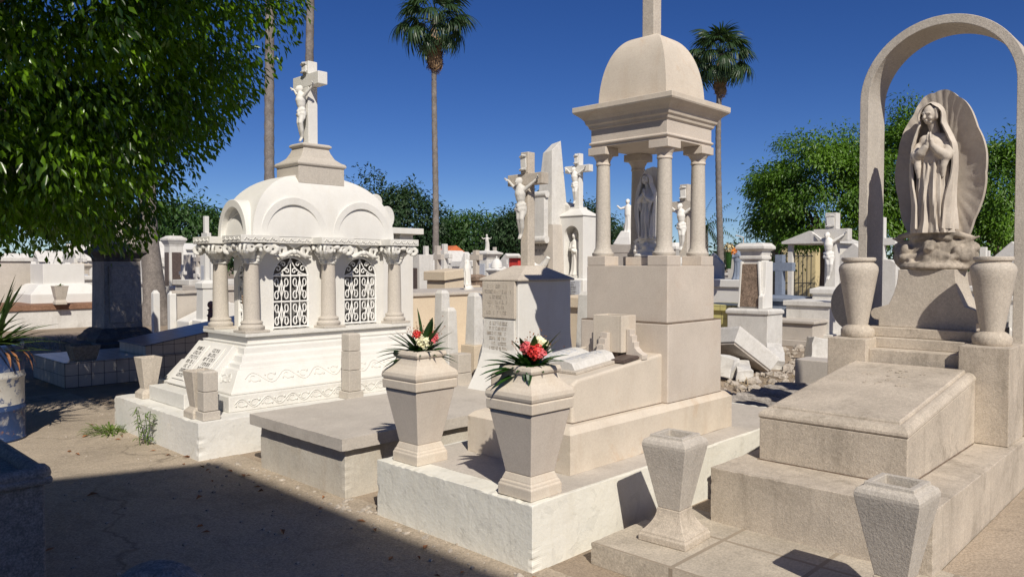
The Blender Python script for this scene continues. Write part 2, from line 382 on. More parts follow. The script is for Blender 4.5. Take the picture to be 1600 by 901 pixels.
# ------------------------------------------------------------------ figures
def corpus_mesh():
    """crucified figure, 1 unit from hands' level to feet, facing -Y, origin at the chest centre line on the cross face"""
    m=MB(); y=-.085
    m.caps([(0,y-.01,.66,.085),(0,y-.02,.74,.098),(0,y-.005,.82,.088)],14)           # chest
    m.caps([(-.055,y,.80,.05),(.055,y,.80,.05)],10)
    m.caps([(0.0,y,.60,.07),(.012,y-.005,.52,.082)],12)                                # belly, hips
    m.caps([(0,y,.84,.04),(-.015,y-.03,.90,.035)],10)                                  # neck
    m.ball((-.03,y-.045,.955),(.05,.058,.066),14)
    m.ball((-.028,y-.005,.965),(.058,.052,.07),12)                                     # hair
    m.caps([(-.035,y-.085,.905,.018),(-.033,y-.09,.885,.008)],8)                       # beard
    m.caps([(-.034,y-.1,.955,.009),(-.034,y-.106,.938,.012)],6)
    for s in (-1,1):
        m.caps([(s*.095,y,.81,.038),(s*.2,y+.02,.885,.031),(s*.21,y+.02,.89,.028),(s*.335,y+.05,.985,.021)],10)
        m.caps([(s*.335,y+.05,.985,.021),(s*.365,y+.035,1.01,.022)],8)
        for k,(dx,dz) in enumerate(((.045,.012),(.042,.028),(.034,.041),(.022,.05))):
            m.caps([(s*.365,y+.035,1.01,.011),(s*(.365+dx*.6),y+.01,1.01+dz*.6,.009),(s*(.365+dx*.8),y-.012,1.01+dz*.75,.007)],6)
        m.caps([(s*.362,y+.02,1.0,.01),(s*.372,y-.01,.985,.008)],6)
        k=.012 if s<0 else .03
        m.caps([(s*.045+.01,y,.50,.068),(s*.03+.05,y-.07,.30,.047),(s*.022+.03,y-.03,.16,.042),(s*.012+.0,y+.0,.04,.026)],12)
        m.caps([(s*.012,y+.0,.035,.027),(s*.016-.005,y-.035,-.035,.02)],8)
    m.caps([(-.085,y-.005,.55,.038),(0,y-.06,.52,.045),(.09,y-.01,.55,.04),(.10,y+.0,.46,.035),(.11,y,.38,.016)],10)  # loincloth with hanging end
    m.caps([(-.075,y-.03,.47,.045),(.03,y-.06,.45,.05),(.085,y-.03,.47,.045)],10)
    o=m.build('corpus_proto',M['statwhite'],None,remesh=.0105,sm=3)
    me=o.data; bpy.data.objects.remove(o); return me
CORPUS=corpus_mesh()
def crucifix_parts(parent,cx,cy,z0,z1,w,armw,armz,armh,th,mcross,mcorp,cs,cz,foot=None,dep=None,scroll=True,rz=0,base_local=None):
    """cross facing -X standing in world coordinates (parent has location base_local)"""
    bx,by,bz=base_local
    m=MB(); d=dep or w
    m.box(cx-d/2,cx+d/2,cy-w/2,cy+w/2,z0,armz-armh/2); m.box(cx-d/2,cx+d/2,cy-w/2,cy+w/2,armz+armh/2,z1)
    m.box(cx-d/2,cx+d/2,cy-armw/2,cy+armw/2,armz-armh/2,armz+armh/2)
    bmesh.ops.remove_doubles(m.bm,verts=m.bm.verts,dist=1e-5)
    cr=m.build('cross',mcross,parent,base_local,bevel=.006)
    if mcorp:
        me=CORPUS.copy(); me.materials.clear(); me.materials.append(mcorp)
        o=bpy.data.objects.new('corpus',me); COL.objects.link(o); o.parent=parent
        o.location=(cx-d/2-bx,cy-by,cz-bz); o.rotation_euler=(0,0,R(-90)); o.scale=(cs,cs,cs)
    if scroll:
        m=MB(); zz=armz+armh/2+(z1-armz-armh/2)*.5; hh=(z1-armz-armh/2)*.3; ww=w*.36; xx=cx-d/2
        pts=[(ww*math.sin(t*2.6)*(.7),hh*(-1+2*t/2.4)) for t in np.linspace(0,2.4,14)]
        m.prism([(cy-ww,zz-hh*.8),(cy+ww*.8,zz-hh),(cy+ww,zz+hh*.7),(cy-ww*.8,zz+hh)],'x',xx-.02,xx-.004)
        m.tube([(xx-.02,cy-ww*1.1,zz+hh),(xx-.03,cy,zz+hh*1.12),(xx-.02,cy+ww*1.1,zz+hh*.85)],.012,8)
        m.tube([(xx-.02,cy-ww*1.1,zz-hh),(xx-.03,cy,zz-hh*1.05),(xx-.02,cy+ww*1.1,zz-hh*1.1)],.012,8)
        m.build('scroll_plate',mcorp or mcross,parent,base_local)
    return cr
def robed_lady(H,seed=0,mantle=True):
    """standing veiled woman praying, feet at z=0, head top at H (about .92); faces -Y. Returns list of (name, MB)"""
    m=MB(); n=96; rs=[]
    zs=np.linspace(0,1,56)
    for t in zs:
        z=t*.66
        w=.118-.012*t+.03*math.exp(-((t)/.10)**2); d=.10-.015*t+.02*math.exp(-(t/.1)**2)
        if t>.85: w*=1-.35*((t-.85)/.15); d*=1-.2*((t-.85)/.15)
        r=[]
        for i in range(n):
            a=2*PI*i/n; f=0
            for k,(fa,amp,wd,tw) in enumerate(((-1.95,.016,.10,.15),(-1.70,.020,.09,-.12),(-1.42,.024,.085,.22),(-1.15,.016,.08,.3),(-2.3,.014,.11,-.1),(-.85,.015,.1,.2),(-2.7,.012,.12,0),(-.4,.012,.12,.1))):
                aa=fa+tw*(1-t)*.8+.05*math.sin(t*7+k)
                dd=(a-2*PI if a>PI else a)-aa
                f+=amp*math.exp(-(dd/wd)**2)*(1-.45*t)-amp*.55*math.exp(-((dd-wd*1.5)/(wd*.7))**2)*(1-.3*t)
            kn=.028*math.exp(-(((a-2*PI if a>PI else a)+1.25)/.35)**2)*math.exp(-((t-.42)/.22)**2)
            r.append(((w+f+kn)*math.cos(a),(d+f+kn)*math.sin(a)-.012*math.sin(PI*t),z))
        rs.append(r)
    m.rings(rs); robe=m
    # mantle: one shell from hem to hood, open in front
    k=MB(); rows=[]; na=56
    zz=[.03,.10,.2,.3,.4,.5,.58,.65,.70,.735,.76,.785,.81,.84,.87,.895,.915,.928]
    ww=[.150,.146,.144,.146,.150,.154,.156,.150,.132,.110,.096,.090,.089,.087,.078,.062,.038,.006]
    dd=[.115,.115,.115,.117,.118,.118,.116,.110,.100,.092,.088,.088,.090,.089,.080,.064,.040,.006]
    oo=[.55,.60,.68,.78,.90,1.0,1.02,.95,.85,.78,.78,.84,.90,.90,.74,.40,.1,.05]
    cxo=[0,0,0,0,0,0,0,0,-.002,-.005,-.008,-.010,-.012,-.013,-.014,-.014,-.014,-.014]
    cyo=[-.012]*8+[-.014,-.018,-.022,-.026,-.030,-.034,-.038,-.040,-.040,-.038]
    for t in np.linspace(0,1,64):
        z=.03+t*(.928-.03); I=lambda L: float(np.interp(z,zz,L))
        w,d,op=I(ww),I(dd),I(oo); row=[]; low=max(0,1-z/.7); hd_=1 if z>.745 else 0
        for i in range(na+1):
            u=i/na; a=-PI/2+op+(2*PI-2*op)*u; e=u if u<.5 else 1-u
            fold=.012*math.sin(a*9+t*2.5)*low+.007*math.sin(a*17-t*4)*low+.004*math.sin(a*6+z*14)
            flare=(.016 if not hd_ else .010)*math.exp(-(e/.05)**2)*min(1,(.93-z)/.05)
            row.append(((w+fold+flare)*math.cos(a)+I(cxo),(d+fold+flare)*math.sin(a)+I(cyo),z-.010*math.sin(u*PI)*low))
        rows.append(row)
    out=[p for r in rows for p in r]; inn=[]
    for r in rows:
        mx=sum(p[0] for p in r)/len(r)*0-.006; my=-.02
        for p in r:
            vx,vy=p[0]-mx,p[1]-my; L_=math.hypot(vx,vy)+1e-6; q_=max(.05,1-.014/L_); inn.append((mx+vx*q_,my+vy*q_,p[2]))
    L=na+1; nr=len(rows); o=nr*L; fs=[]
    for a in range(nr-1):
        for b in range(na):
            fs.append((a*L+b,a*L+b+1,(a+1)*L+b+1,(a+1)*L+b)); fs.append((o+a*L+b,o+(a+1)*L+b,o+(a+1)*L+b+1,o+a*L+b+1))
    for a in range(nr-1):
        for b in (0,na): fs.append((a*L+b,(a+1)*L+b,o+(a+1)*L+b,o+a*L+b))
    for b in range(na):
        for a in (0,nr-1): fs.append((a*L+b,a*L+b+1,o+a*L+b+1,o+a*L+b))
    k.mesh(out+inn,fs); mantlem=k
    # upper body: shoulders, sleeves, hood
    b=MB(); b.caps([(-.065,-.015,.66,.05),(-.06,-.01,.71,.045),(0,-.005,.725,.05),(.06,-.01,.71,.045),(.065,-.015,.66,.05)],12)
    b.caps([(0,-.03,.58,.085),(0,-.025,.66,.08)],12)
    for s in (-1,1):
        b.caps([(s*.098,-.03,.66,.036),(s*.112,-.06,.60,.040),(s*.098,-.09,.575,.040)],12)
        b.caps([(s*.100,-.085,.578,.040),(s*.060,-.118,.610,.033),(s*.026,-.128,.648,.024)],12)
        b.caps([(s*.095,-.088,.56,.030),(s*.085,-.10,.50,.024),(s*.080,-.095,.43,.012)],8)
    up=b
    # head with face
    e=MB(); fc=Vector((-.018,-.055,.832)); tilt=Matrix.Rotation(R(8),4,'Y')@Matrix.Rotation(R(-26),4,'Z')@Matrix.Rotation(R(16),4,'X')
    def fp(x,y,z): return tuple(fc+(tilt@Vector((x,y,z))))
    e.ball(fp(0,0,.006),(.052,.056,.066),16,tilt)
    e.ball(fp(0,-.022,-.04),(.030,.026,.028),12,tilt)
    e.caps([(*fp(0,-.055,.012),.007),(*fp(0,-.064,-.012),.011)],8)
    for s in (-1,1):
        e.caps([(*fp(s*.012,-.052,.020),.007),(*fp(s*.036,-.044,.018),.006)],8)
        e.ball(fp(s*.021,-.044,.007),(.010,.006,.005),8,tilt); e.ball(fp(s*.028,-.036,-.018),(.016,.013,.016),8,tilt)
        e.caps([(*fp(s*.05,.0,.04),.016),(*fp(s*.052,.0,-.02),.014)],8)
    e.caps([(*fp(-.012,-.052,-.032),.005),(*fp(.012,-.052,-.032),.005)],8); e.caps([(*fp(-.009,-.05,-.041),.006),(*fp(.009,-.05,-.041),.006)],8)
    e.caps([(0,-.005,.72,.036),(*fp(0,.01,-.04),.034)],10)
    # hands joined in prayer
    hd=MB()
    for s in (-1,1):
        hd.caps([(s*.018,-.128,.655,.019),(s*.012,-.136,.69,.016)],10)
        for q in range(4):
            yy=-.150+q*.0095; L=(.046,.054,.057,.046)[q]
            hd.caps([(s*.010,yy,.695,.0075),(s*.0085,yy-.003,.695+L*.55,.0068),(s*.0065,yy-.001,.695+L,.005)],6)
        hd.caps([(s*.014,-.122,.675,.009),(s*.010,-.112,.70,.007),(s*.007,-.108,.716,.0055)],6)
    return [('robe',robe,0),('mantle',mantlem,0),('sleeves',up,.007),('head',e,.0045),('hands',hd,.003)]
def mandorla(Hm,w,scal=11,seed=0):
    m=MB(); nt_,nr=120,10; out=[]; 
    def P(th,r,back):
        c,s=math.cos(th),math.sin(th)
        rx=w/2*(1+.0*s); rz=Hm/2
        sc=1+.030*abs(math.sin(th*scal*.5))-.015+.008*math.sin(th*7.3)
        x=rx*c*r*sc*(1-.14*max(0,-s)*1.0-.10*max(0,s)**2); z=Hm/2+rz*s*r*sc
        ray=.0036*math.sin(th*34)*min(1,max(0,(r-.5))/.2)*(.75+.25*s)
        y=.03-.10*r**2.4+ray
        if back: y=.075-.085*r**2.4
        return (x,y+.02,z)
    vs=[P(0,0,0)]; fs=[]
    for k in range(1,nr+1):
        for i in range(nt_): vs.append(P(2*PI*i/nt_,k/nr,0))
    for i in range(nt_): fs.append((0,1+i,1+(i+1)%nt_))
    for k in range(nr-1):
        for i in range(nt_):
            a=1+k*nt_; j=(i+1)%nt_; fs.append((a+i,a+nt_+i,a+nt_+j,a+j))
    o=len(vs)
    for i in range(nt_): vs.append(P(2*PI*i/nt_,1,1))
    vs.append(P(0,0,1)); e=1+(nr-1)*nt_
    for i in range(nt_):
        j=(i+1)%nt_; fs.append((e+i,o+i,o+j,e+j)); fs.append((o+nt_,o+j,o+i))
    m.mesh(vs,fs); return m
def cloud_base(w,h,seed=3):
    r=random.Random(seed); m=MB()
    m.ball((0,.03,h*.45),(w*.40,w*.22,h*.5),18)
    for s in (-1,1):
        m.ball((s*w*.33,.02,h*.32),(w*.17,w*.16,h*.34),14); m.ball((s*w*.40,.03,h*.55),(w*.11,w*.10,h*.16),12)
        for q in range(4): m.caps([(s*w*.15,-.02,h*.62-q*.022,.022),(s*w*.34,-.01,h*(.70-.1*q),.018),(s*w*(.50-.03*q),.0,h*(.82-.16*q),.010)],8)
    m.caps([(-w*.42,.0,h*.86,.02),(-w*.22,-.05,h*.93,.028),(0,-.075,h*1.0,.03),(w*.22,-.05,h*.92,.028),(w*.42,0,h*.80,.02)],10)
    m.caps([(-w*.30,.0,h*.70,.02),(-w*.18,-.07,h*.80,.022),(-.0,-.085,h*.86,.02),(w*.20,-.06,h*.78,.022)],10)
    for i in range(6): m.ball((r.uniform(-.36,.36)*w,r.uniform(-.08,-.02),r.uniform(.08,.35)*h),(r.uniform(.04,.07),.05,r.uniform(.03,.05)),10)
    for s in (-1,1):
        m.caps([(s*w*.08,-.10,h*.40,.02),(s*w*.24,-.10,h*.30,.026),(s*w*.38,-.03,h*.42,.02),(s*w*.50,.0,h*.52,.012)],8); m.caps([(s*w*.10,-.10,h*.22,.022),(s*w*.28,-.08,h*.12,.028),(s*w*.44,-.02,h*.2,.016)],8)
    m.ball((-w*.30,-.08,h*.50),(.040,.038,.045),12); m.ball((w*.30,-.07,h*.46),(.038,.036,.042),12)
    # child angel bust
    m.ball((0,-.125,h*.56),(.042,.042,.05),14); m.ball((0,-.11,h*.62),(.05,.045,.04),12)
    m.caps([(0,-.165,h*.57,.006),(0,-.169,h*.53,.009)],6)
    for s in (-1,1):
        m.ball((s*.016,-.162,h*.59),(.010,.007,.005),8); m.ball((s*.022,-.155,h*.52),.014,8)
        m.caps([(s*.06,-.09,h*.33,.04),(s*.13,-.08,h*.25,.03),(s*.12,-.12,h*.15,.024)],10)
    m.caps([(-.03,-.1,h*.36,.045),(.03,-.1,h*.36,.045)],10); m.ball((0,-.1,h*.2),(.07,.05,.07),12)
    m.lathe(0,.02,[(w*.40,0),(w*.42,.02),(w*.38,.05)],24)
    return m
def lady_statue(name,label,cat,loc,rz,sc,mt,mbase,group=None,man=True,base=True):
    t=T(name,label,cat,loc,group,rz); t.e.scale=(sc,)*3
    zb=.27 if base else 0
    for nm,mb,rm in robed_lady(.92):
        if nm in ('mantle','head'):
            for v in mb.bm.verts:
                f=min(1,max(0,(v.co.z-.67)/.09)); v.co.z+=.038*f*f*(3-2*f)
        elif nm in ('hands','sleeves'):
            for v in mb.bm.verts: v.co.z-=.022
        mb.xf(Matrix.Translation((0,-.03,zb)))
        t.part(nm,mb,mt,local=True,smooth=True,remesh=rm,sm=2)
    if man:
        m=mandorla(1.26,.61); m.xf(Matrix.Translation((.02,.06,.07))); t.part('mandorla',m,mt,local=True,smooth=True)
    if base:
        m=cloud_base(.58,.29); t.part('cloud_base',m,mbase,local=True,remesh=.0085,sm=2)
    return t
def small_figure(kind=0,seed=0):
    """draped standing figure about 1 m tall, faces -Y, one mesh"""
    m=MB(); n=40; rs=[]
    for t in np.linspace(0,1,26):
        w=.14-.035*t+.02*math.exp(-(t/.1)**2); r=[]
        for i in range(n):
            a=2*PI*i/n; f=.012*math.sin(a*8+t*2+seed)*(1-.6*t)
            r.append(((w+f)*math.cos(a)+.03*math.sin(t*3),(w*.8+f)*math.sin(a),t*.62))
        rs.append(r)
    m.rings(rs); m.caps([(0,0,.55,.11),(.0,0,.68,.105),(0,0,.76,.09)],12)
    m.caps([(-.07,0,.76,.05),(.07,0,.76,.05)],10); m.caps([(0,0,.8,.04),(-.01,-.02,.86,.038)],8)
    m.ball((-.012,-.025,.915),(.058,.064,.075),14); m.ball((-.01,-.005,.93),(.068,.066,.072),12); m.caps([(-.012,-.085,.92,.008),(-.012,-.09,.905,.011)],6)
    if kind==0:
        m.caps([(-.115,0,.75,.04),(-.14,-.03,.60,.036),(-.05,-.11,.62,.028),(.02,-.12,.66,.024)],10)
        m.caps([(.115,0,.75,.04),(.15,-.03,.58,.036),(.06,-.12,.55,.028),(.0,-.125,.58,.024)],10)
        m.caps([(.1,-.06,.55,.05),(.13,-.05,.3,.04),(.14,-.03,.1,.03)],10)
    elif kind==1:
        for s in (-1,1): m.caps([(s*.115,0,.75,.04),(s*.22,-.03,.72,.034),(s*.30,-.08,.80,.026)],10)
    else:
        for s in (-1,1):
            m.caps([(s*.115,0,.75,.04),(s*.14,-.04,.62,.036),(s*.03,-.12,.66,.024),(s*.01,-.13,.73,.014)],10)
            m.caps([(s*.06,.07,.72,.035),(s*.18,.12,.80,.035),(s*.24,.13,.60,.03),(s*.2,.12,.38,.012)],8)
    o=m.build('figure_proto',M['statwhite'],None,remesh=.014,sm=2); me=o.data; bpy.data.objects.remove(o); return me
FIG=[small_figure(k,k) for k in range(3)]
def put_mesh(name,me,mt,parent,loc,rz=0,sc=1,single_=False):
    me=me.copy(); me.materials.clear(); me.materials.append(mt)
    o=bpy.data.objects.new(name,me); COL.objects.link(o); o.parent=parent
    o.location=loc; o.rotation_euler=(0,0,rz); o.scale=(sc,)*3; return o
# ------------------------------------------------------------------ canopy tomb in the middle
def arch_poly(u0,u1,z0,z1,opens,n=18):
    """wall outline u0..u1, z0..z1 with arched openings (a,b,top) reaching down to z0"""
    p=[(u0,z0)]
    for a,b,top in opens:
        r=(b-a)/2; zs=top-r; c=(a+b)/2
        p+=[(a,z0),(a,zs)]+[(c-r*math.cos(PI*k/n),zs+r*math.sin(PI*k/n)) for k in range(1,n)]+[(b,zs),(b,z0)]
    p+=[(u1,z0),(u1,z1),(u0,z1)]
    return p
def half_ring(c,z,ro,ri,n=28,rz=1.):
    o=[(c-ro*math.cos(PI*k/n),z+ro*rz*math.sin(PI*k/n)) for k in range(n+1)]
    i=[(c+ri*math.cos(PI*k/n),z+ri*rz*math.sin(PI*k/n)) for k in range(n+1)]
    return o+i
def canopy():
    t=T('canopied_tomb','beige stone tomb under a domed canopy on four round columns','tomb',(2.88,2.64,0))
    m=MB(); m.box(2.885,6.35,2.64,3.99,-.02,.361); m.rough(44,.007,3); t.part('platform',m,M['whitepeel'],bevel=.006)
    m=MB(); m.box(3.05,6.30,2.66,3.95,.361,.363); t.part('platform_top',m,M['slab'])
    m=MB(); m.sq(4.415,3.29,[(.975,.445,.363),(.975,.445,.600),(.935,.405,.640)]); m.rough(30,.003,9); t.part('step_base',m,M['cantera'],bevel=.005)
    m=MB(); m.prism([(3.56,.62),(4.553,.62),(4.553,.988),(3.62,.905),(3.56,.88)],'y',2.93,3.645); t.part('sarcophagus',m,M['cantera'],bevel=.018,seg=3)
    m=MB(); m.box(4.548,5.29,2.885,3.66,.638,1.192); t.part('pedestal_block',m,M['cantera2'],bevel=.007)
    m=MB(); m.box(4.58,5.225,2.912,3.628,1.198,1.6); t.part('pedestal_block',m,M['cantera2'],bevel=.006)
    m=MB(); m.box(4.551,5.287,2.888,3.657,1.1915,1.1985); t.part('joint',m,M['mortar'])
    m=MB(); m.box(4.546,5.291,2.883,3.662,.6405,.645); t.part('joint',m,M['mortar'])
    m=MB(); m.box(3.557,4.552,2.927,3.648,.6405,.646); t.part('joint',m,M['mortar'])
    m=MB(); m.box(4.76,5.02,3.12,3.40,1.6,1.665); t.part('statue_plinth',m,M['cantera2'],bevel=.005)
    for cx in (4.665,5.125):
        for cy in (2.997,3.54):
            m=MB(); m.lathe(cx,cy,[(.078,1.672),(.083,1.68),(.083,1.695),(.070,1.705),(.066,1.72),(.058,1.735),(.057,1.8),(.056,2.0),(.050,2.36)],32)
            c=t.part('column',m,M['colstone'],smooth=True)
            m=MB(); m.cbox(cx,cy,.17,.17,1.6,1.672); t.part('plinth',m,M['cantera2'],c,bevel=.005)
            m=MB(); m.lathe(cx,cy,[(.055,2.356),(.057,2.366),(.052,2.376),(.056,2.395),(.074,2.425),(.076,2.432)],32); m.cbox(cx,cy,.165,.165,2.43,2.487)
            t.part('capital',m,M['cantera2'],c,bevel=.004)
    cx,cy=4.9,3.268; a,b=.305,.335
    m=MB(); m.sq(cx,cy,[(a-.02,b-.02,2.488),(a,b,2.49),(a,b,2.505),(a+.012,b+.012,2.512),(a+.012,b+.012,2.524),(a,b,2.53),(a,b,2.622),(a+.012,b+.012,2.63)])
    t.part('frieze',m,M['cantera2'],bevel=.003)
    m=MB(); m.sq(cx,cy,[(a+.012,b+.012,2.631),(a+.018,b+.018,2.652),(a+.03,b+.03,2.662),(a+.038,b+.038,2.69),(a+.06,b+.06,2.715),(a+.085,b+.085,2.735),(a+.098,b+.098,2.745),(a+.103,b+.103,2.755),(a+.103,b+.103,2.79),(a-.0,b-.0,2.80)])
    t.part('cornice',m,M['cantera'],bevel=.003)
    m=MB(); pr=[]
    for k in range(25):
        f=k/24*PI/2; q=math.cos(f)**.86; pr.append((.262*q+.05*(1-q),.298*q+.05*(1-q),2.797+.515*math.sin(f)**1.02))
    m.sq(cx,cy,pr); d=t.part('dome',m,M['cantera'],smooth=True)
    m=MB(); m.box(cx-.05,cx+.05,cy-.052,cy+.052,3.28,3.92); m.box(cx-.05,cx+.05,cy-.3,cy+.3,3.92,4.03); m.box(cx-.05,cx+.05,cy-.052,cy+.052,4.03,4.35)
    t.part('cross',m,M['greycant'],bevel=.006)
    # things on it
    rot=math.atan2(.083,.93)
    bk=T('stone_book','open stone book lying on the sloping lid of the canopied tomb','book',(3.72,3.03,.915))
    bk.e.rotation_euler=(0,-rot,0)
    m=MB(); m.sq(.23,.235,[(.24,.245,0),(.24,.245,.018),(.20,.215,.02)]); bk.part('cover',m,M['greycant'],local=True,bevel=.003)
    m=MB(); pts=[(.02,.018)]; n=12
    pts+=[(.045+.19*k/n,.062+.022*math.sin(PI*k/n)*(1-.4*k/n)-.012*(k/n)) for k in range(n+1)]
    pts+=[(.235+.19*k/n,.05+.012*(k/n)+.022*math.sin(PI*k/n)*(.6+.4*k/n)) for k in range(1,n+1)]+[(.45,.018)]
    m.prism(pts,'x',.015,.445); bk.part('pages',m,M['dirtywhite'],local=True,bevel=.002)
    m=MB(); 
    def pz(u):
        k=(u-.045)/.19
        if k<=1: return .062+.022*math.sin(PI*k)*(1-.4*k)-.012*k
        k=min(1,k-1); return .05+.012*k+.022*math.sin(PI*k)*(.6+.4*k)
    glyphs(m,lambda u,v,w:(.42-v,u,pz(u)+w),.07,.21,.03,.36,7,seed=4,th=.0015); glyphs(m,lambda u,v,w:(.42-v,u,pz(u)+w),.26,.40,.03,.36,7,seed=5,th=.0015)
    bk.part('lettering',m,M['plaque'],local=True)
    pl=T('stone_planter','square stone flower trough with stepped supports in front of the canopy pedestal','planter',(4.33,3.19,.965))
    m=MB(); z0,z1=1.005,1.257
    m.box(4.25,4.42,3.065,3.085,z0,z1); m.box(4.25,4.42,3.29,3.31,z0,z1); m.box(4.25,4.27,3.085,3.29,z0,z1); m.box(4.40,4.42,3.085,3.29,z0,z1); m.box(4.27,4.40,3.085,3.29,z0,z0+.05)
    pl.part('trough',m,M['cantera'],bevel=.003)
    m=MB(); m.cbox(4.335,3.19,.12,.16,.955,1.005); pl.part('foot',m,M['slate'])
    st=[(0,0),(.15,0),(.15,.03),(.105,.05),(.075,.075),(.075,.11),(.055,.11),(.055,.15),(.035,.15),(.035,.19),(.0,.19)]
    m=MB(); m.prism([(4.248-u,.95+z) for u,z in st],'y',3.16,3.22); pl.part('support',m,M['cantera2'],bevel=.002)
    m=MB(); m.prism([(3.062-u*.9,.965+z*1.05) for u,z in st],'x',4.30,4.36); pl.part('support',m,M['cantera2'],bevel=.002)
    m=MB(); m.prism([(3.312+u*.9,.965+z*1.05) for u,z in st],'x',4.30,4.36); pl.part('support',m,M['cantera2'],bevel=.002)
    m=MB(); m.box(-.11,.11,-.07,.07,0,.014); m.box(-.10,.10,-.06,.06,.014,.018)
    o=single('slate_plaque',m,M['slate'],'small dark slate tablet lying beside the stone planter on the tomb lid','plaque',(0,0,0)); o.location=(4.22,3.02,.966); o.rotation_euler=(0,-rot,.04)
    lady_statue('praying_statue','white praying lady statue in a ribbed shell between the four canopy columns','statue',(4.875,3.26,1.665),R(-90),.51,M['statwhite'],M['statwhite'])
canopy()
# ------------------------------------------------------------------ tall square vases with bouquets
def big_vase(x,y,z,label):
    t=T('stone_vase',label,'vase',(x,y,z),'tall square stone vases with bouquets')
    m=MB(); m.sq1(0,0,[(.124,0),(.124,.058),(.118,.066),(.116,.078),(.108,.084),(.108,.09),(.098,.115),(.095,.122)]); t.part('foot',m,M['cantera'],local=True,bevel=.004)
    m=MB(); m.sq1(0,0,[(.095,.122),(.156,.462)]); t.part('body',m,M['cantera2'],local=True,bevel=.004)
    m=MB(); m.sq1(0,0,[(.150,.462),(.168,.470),(.170,.52),(.164,.524),(.164,.528),(.170,.532),(.174,.548),(.170,.570),(.158,.585),(.14,.598),(.122,.618),(.112,.64),(.108,.655),(.108,.662),(.118,.668),(.122,.682),(.116,.70),(.085,.704),(.082,.62)],cap=False)
    t.part('collar',m,M['cantera'],local=True,bevel=.003)
    m=MB(); m.sq1(0,0,[(.083,.61),(.083,.63)]); t.part('fill',m,M['soil'],local=True)
    return t
big_vase(2.91+.125,2.67+.125,.362,'stone vase with red and cream bouquet at the near corner of the white platform')
big_vase(2.945+.125,3.655+.125,.362,'stone vase holding upright leaves and two red blooms beside the grey slab tomb')
def blade(mb,base,dr,L,w,droop=.3,fold=.25,seg=6,up=Vector((0,0,1)),tipw=.06):
    """long leaf: folded strip bending with gravity"""
    base=Vector(base); d=Vector(dr).normalized(); side=d.cross(up)
    if side.length<.05: side=Vector((1,0,0))
    side.normalize(); vs=[]; p=base.copy(); st=L/seg
    for k in range(seg+1):
        f=k/seg; ww=w*(math.sin(PI*min(1,f*.92+.08))**.7)*(1-.15*f) if k<seg else w*tipw
        n=side.cross(d).normalized()
        vs+=[p-side*ww+n*ww*fold,p.copy(),p+side*ww+n*ww*fold]
        d=(d+Vector((0,0,-droop/seg*(1+f)))).normalized(); p=p+d*st
    fs=[]
    for k in range(seg):
        a=k*3; fs+=[(a,a+1,a+4,a+3),(a+1,a+2,a+5,a+4)]
    mb.mesh([tuple(v) for v in vs],fs)
def bloom(mb,c,r,n,seed,nrm=Vector((-.4,-.6,.6)),ps=.35):
    q=random.Random(seed); nrm=nrm.normalized()
    for i in range(n):
        v=Vector((q.gauss(0,1),q.gauss(0,1),q.gauss(0,1))).normalized()
        if v.dot(nrm)<-.35: v=-v
        rr=r*q.uniform(.7,1.05); p=Vector(c)+v*rr*Vector((1,1,1)).length/1.732
        a=v.orthogonal().normalized(); a=(Matrix.Rotation(q.uniform(0,6.28),3,v)@a); b=v.cross(a); s=r*ps*q.uniform(.7,1.2)
        tip=v*s*.6
        mb.mesh([tuple(p-a*s*.5),tuple(p-b*s*.6+tip*.5),tuple(p+a*s*.7+tip),tuple(p+b*s*.6+tip*.5)],[(0,1,2,3)])
